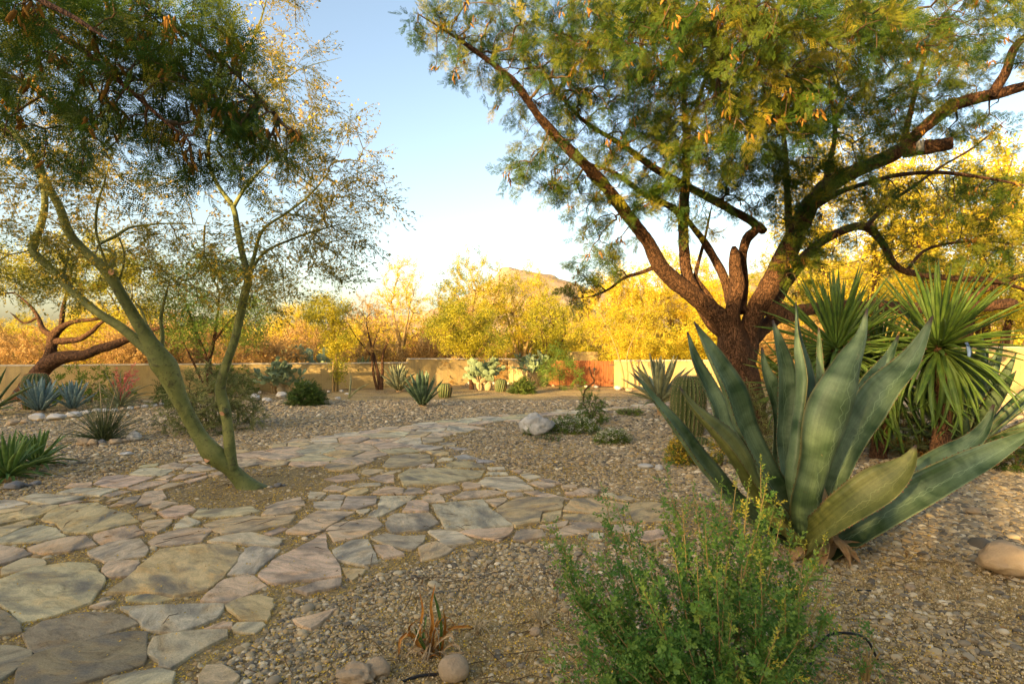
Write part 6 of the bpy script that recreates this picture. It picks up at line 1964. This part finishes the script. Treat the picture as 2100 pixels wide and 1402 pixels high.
# ================================================================ BEYOND THE WALL
def wild_tree(name, label, d, H, W, srcs, seed, base_px, style='fan', twig='goldtwig', bark='goldtwig', n=170, spacing=.3, sprig=(.7, 1.2), tint=(.2, 1.), group=None):
    """multi-stemmed desert tree at its own place"""
    b = P(base_px, 0, d); b[2] = 0
    rs = np.random.default_rng(seed)
    root = thing(name, b, label, 'tree', group)
    tb = MB(); skel = []
    ns = {'fan': 6, 'round': 4, 'mesq': 3}[style]
    for k in range(ns):
        a = k * 6.28 / ns + rs.uniform(-.4, .4)
        r = rs.uniform(.15, .42) * W
        z = H * rs.uniform(.45, .72)
        e = np.array([math.cos(a) * r, math.sin(a) * r, z])
        p = catmull(np.array([[math.cos(a) * .05, math.sin(a) * .05, -.05], e * [.35, .35, .45] + rs.normal(size=3) * .04 * H, e]), .25)
        tube(tb, p, np.linspace(.022 * H, .006 * H, len(p)), 7, .1, 3)
        skel += list(p[2:])
    tb.build('trunk', [M[bark]], root)
    tips = []
    while len(tips) < n:
        u = rs.uniform(-1, 1, 3)
        l = np.linalg.norm(u)
        if l > 1 or rs.random() > .3 + .7 * l: continue
        if style == 'fan':
            z = (u[2] * .5 + .5)
            q = np.array([u[0] * W * .5 * (.55 + .6 * z), u[1] * W * .5 * (.55 + .6 * z), H * (.22 + .78 * z * (1 - .22 * (u[0] ** 2 + u[1] ** 2)))])
        else:
            q = np.array([u[0] * W * .5, u[1] * W * .5, H * (.62 + .38 * u[2])])
        k = 1 + .2 * noise.noise(Vector((u[0] * 2 + seed, u[1] * 2, u[2] * 2)))
        tips.append(q * np.array([k, k, 1]))
    arr, rad, paths, n0 = grow(np.array(skel), np.array(tips), rs, .35, seg=.3, rtip=.009, rmax=.013 * H, wob=.05)
    mb = MB(); twig_mesh(mb, arr, rad, paths, n0, 3)
    tag(mb.build('twigs', [M[twig]], root), kind='stuff')
    pos, dirs = sprig_points(arr, paths, rs, spacing, .7, .45)
    if style == 'fan': dirs = norm(dirs) + np.array([0, 0, .7])
    tn = np.array([noise.noise(Vector(p * .8)) for p in pos])
    tt = np.clip(tint[0] + (tint[1] - tint[0]) * (.5 + .45 * tn + rs.normal(size=len(pos)) * .2), 0, 1)
    dress('foliage', srcs, pos, dirs, rs.uniform(sprig[0], sprig[1], len(pos)), tt, root, rs)
    return root

def top_h(py, d): return EYE - (py - CY) * d / FPX
def wpx(w, d): return w * d / FPX

T = []
T.append(wild_tree('palo_verde_tree', 'tall pale wispy palo verde beyond the stepped wall', 25, top_h(566, 25) * 1.18, wpx(105, 25), S['gold'], 301, 825, 'fan', n=150, spacing=.3, sprig=(.4, .75), tint=(.5, 1)))
T.append(wild_tree('palo_verde_tree', 'tall yellow palo verde left of the mountain peak', 27, top_h(560, 27) * 1.18, wpx(170, 27), S['gold'], 302, 968, 'fan', n=300, spacing=.3, sprig=(.45, .85), tint=(0, .75)))
T.append(wild_tree('palo_verde_tree', 'broad golden palo verde below the mountain peak', 28.5, top_h(582, 28.5) * 1.18, wpx(190, 28.5), S['gold'], 303, 1075, 'fan', n=330, spacing=.3, sprig=(.45, .85), tint=(.05, .85)))
T.append(wild_tree('mesquite_tree', 'darker green tree beyond the gate at the right flank of the mountain', 25.5, top_h(605, 25.5), wpx(90, 25.5), S['goldcloud'], 304, 1125, 'round', 'twig', 'bark', 110, .4, (.7, 1.1), (0, .4)))
T.append(wild_tree('palo_verde_tree', 'bright golden palo verde behind the wall right of the gate', 26, top_h(585, 26) * 1.18, wpx(190, 26), S['gold'], 305, 1270, 'fan', n=330, spacing=.3, sprig=(.6, 1.0), tint=(.4, 1)))
T.append(wild_tree('palo_verde_tree', 'big glowing palo verde framed by the forked mesquite limbs', 31, top_h(555, 31) * 1.18, wpx(230, 31), S['gold'], 306, 1385, 'fan', n=380, spacing=.3, sprig=(.7, 1.1), tint=(.4, 1)))
T.append(wild_tree('desert_tree', 'straw coloured bare tree beyond the wall behind the twiggy one', 29, top_h(610, 29), wpx(100, 29), S['scrub'], 307, 750, 'fan', n=180, spacing=.35, sprig=(.4, .8), tint=(.3, 1)))
R1 = wild_tree('mesquite_tree', 'tall sunlit mesquite with slim orange trunk behind the yuccas', 20, top_h(250, 20), wpx(330, 20), S['mesqy'] + S['goldcloud'], 308, 1755, 'mesq', 'twig', 'bark', 330, .32, (.9, 1.5), (.3, 1))
R2 = wild_tree('mesquite_tree', 'spreading yellow green mesquite behind the low horizontal bough', 17.5, top_h(285, 17.5), wpx(360, 17.5), S['mesqy'] + S['goldcloud'], 309, 1965, 'mesq', 'twig', 'bark', 330, .32, (.9, 1.5), (.2, .95))
R3 = wild_tree('mesquite_tree', 'thick trunked mesquite beyond the tall pale wall', 19.5, top_h(330, 19.5), wpx(300, 19.5), S['goldcloud'], 310, 2045, 'mesq', 'twig', 'bark', 240, .36, (.9, 1.3), (.1, .8))

def place(src, px, d, sc, label, rz, sx=1.0):
    c = copy_tree(src)
    b = P(px, 0, d)
    c.location = (b[0], b[1], 0); c.rotation_euler = (0, 0, rz); c.scale = (sc * sx, sc * sx, sc)
    c['label'] = label
    return c
FA = [(1, 1600, 30, 1.15, 'tall golden palo verde behind the right mesquite trunk'), (4, 1480, 28, .95, 'golden palo verde seen between the mesquite trunk and limbs'), (2, 1700, 33, 1.35, 'far golden palo verde behind the slim orange trunk'),
      (5, 1850, 36, 1.3, 'far golden palo verde behind the spreading yellow mesquite'), (4, 2060, 32, 1.25, 'far golden palo verde at the right edge'), (2, 1180, 40, .85, 'low golden palo verde beyond the gate'),
      (3, 885, 36, .85, 'dark green tree in the scrub left of the tall yellow palo verde'), (5, 600, 36, .62, 'low golden palo verde above the wall right of the green trunk'), (4, 480, 38, .72, 'golden palo verde above the wall behind the fresh green tree'),
      (1, 330, 42, .62, 'golden palo verde above the wall behind the leaning trunks'), (5, 190, 40, .70, 'golden palo verde above the wall behind the brown tree'), (2, 60, 38, .68, 'golden palo verde above the wall near the left edge'),
      (0, -30, 34, .8, 'pale wispy palo verde at the far left edge'), (3, 650, 45, .9, 'dark round tree far behind the slender sapling'), (5, -220, 36, .8, 'golden palo verde beyond the left frame edge'), (2, -430, 34, .9, 'golden palo verde well beyond the left frame edge')]
for i, (k, px, d, sc, lab) in enumerate(FA):
    place(T[k], px, d, sc, lab, i * 1.3)

c = copy_tree(T[0])  # unseen trees added in the beam to dapple the big agave
c.location = (-11.7, -13.5, 0); c.scale = (1.1, 1.1, 1.65); c['label'] = 'unseen tall tree added by the low house wing to break up the sunbeam'
c = copy_tree(T[0])
c.location = (-10.2, -12.4, 0); c.rotation_euler = (0, 0, 2); c.scale = (.8, .8, 1.6); c['label'] = 'second unseen wispy tree added by the house to break up the sunbeam'
# shrubs of the desert, each one standing in its own place
SB = []
for k, (src, tw, t0, t1, kind_) in enumerate(((S['scrub'], 'goldtwig', .1, 1, 'straw coloured twiggy'), (S['goldcloud'], 'twig', .2, 1, 'golden green leafy'), (S['scrub'], 'twig', 0, .7, 'russet brown dry'))):
    SB.append(shrub('desert_shrub', 0, 0, kind_ + ' desert shrub standing in the wild scrub beyond the wall', 3.4, 1.9, src, 400 + k, 170, .16, (.7, 1.1), (t0, t1), kind_ + ' shrubs beyond the wall', tw, .004, mult=1.0, base=(P(60 + k * 150, 0, 24 + k)[0], 24. + k, 0), nstem=9))
rs_ = np.random.default_rng(99)
for i in range(104):
    px = -520 + 2280 * ((i * .618034) % 1) ; d = 22.5 + 30 * rs_.random() ** 1.3
    if px > 1040: d = max(d, 24.5)
    if 1130 < px < 1250 and d < 30: d += 8
    c = copy_tree(SB[i % 3])
    b = P(px, 0, d)
    sc = rs_.uniform(.75, 1.3)
    c.location = (b[0], b[1], 0); c.rotation_euler = (0, 0, rs_.uniform(0, 6.28)); c.scale = (sc, sc, sc * rs_.uniform(.8, 1.15))
# the far bosque, one mass
n = 7000
y = 52 + 150 * rs_.random(n) ** 1.4
x = (rs_.uniform(-700, 2600, n) - CX) * y / FPX
hz = 1.2 + 2.6 * np.abs(np.array([noise.noise(Vector((a * .06, b * .06, 1))) for a, b in zip(x, y)]))
z = rs_.random(n) * hz
dr = rs_.normal(size=(n, 3)) + [0, 0, .6]
scatter('far_scrub', S['goldcloud'][0], np.column_stack([x, y, z]), aim(dr), rs_.uniform(3, 6, n), rs_.random(n))

# ---- fallen twigs and curled brown leaves gathered under the trees
def fallen():
    rs = np.random.default_rng(55)
    mb = MB()
    for k in range(420):
        c = (G(520, 1005), G(250, 950), G(1500, 930), G(1250, 980), G(1900, 1150), G(1000, 1300))[k % 6]
        p = c[:2] + rs.normal(size=2) * (1.0, 1.2, 1.4, 1.2, .8, .7)[k % 6]
        if p[1] < 2.3: continue
        l = rs.uniform(.04, .16); a = rs.uniform(0, 6.28)
        d = np.array([math.cos(a), math.sin(a), 0])
        q = np.array([p[0], p[1], .022])
        tube(mb, np.array([q - d * l, q + rs.normal(size=3) * .008 + [0, 0, .006], q + d * l]), [.0022, .0026, .0012], 4)
    tag(mb.build('fallen_twigs', [M['twig']]), kind='stuff')
    n = 900
    c = np.array([G(520, 1005), G(250, 950), G(1500, 930), G(1650, 1200), G(1900, 1250), G(1000, 1300)])[rs.integers(0, 6, n)]
    p = c[:, :2] + rs.normal(size=(n, 2)) * .9
    p = p[p[:, 1] > 2.3]; n = len(p)
    scatter('fallen_leaves', DRYLEAF, np.column_stack([p, np.full(n, .02)]), np.column_stack([rs.normal(size=n) * .5, rs.normal(size=n) * .5, rs.uniform(0, 6.28, n)]), rs.uniform(.012, .032, n), rs.random(n))
DRYLEAF = source('curled_leaf', [(-1, 0, 0), (-.2, .35, .18), (1, 0, .1), (-.1, -.35, .15), (0, 0, 0)], [(0, 4, 1), (1, 4, 2), (2, 4, 3), (3, 4, 0)], leaf_mat('brown_fallen_leaf', [(0, (.14, .08, .03)), (.6, (.32, .19, .07)), (1, (.5, .36, .16))], .1, .9))
fallen()
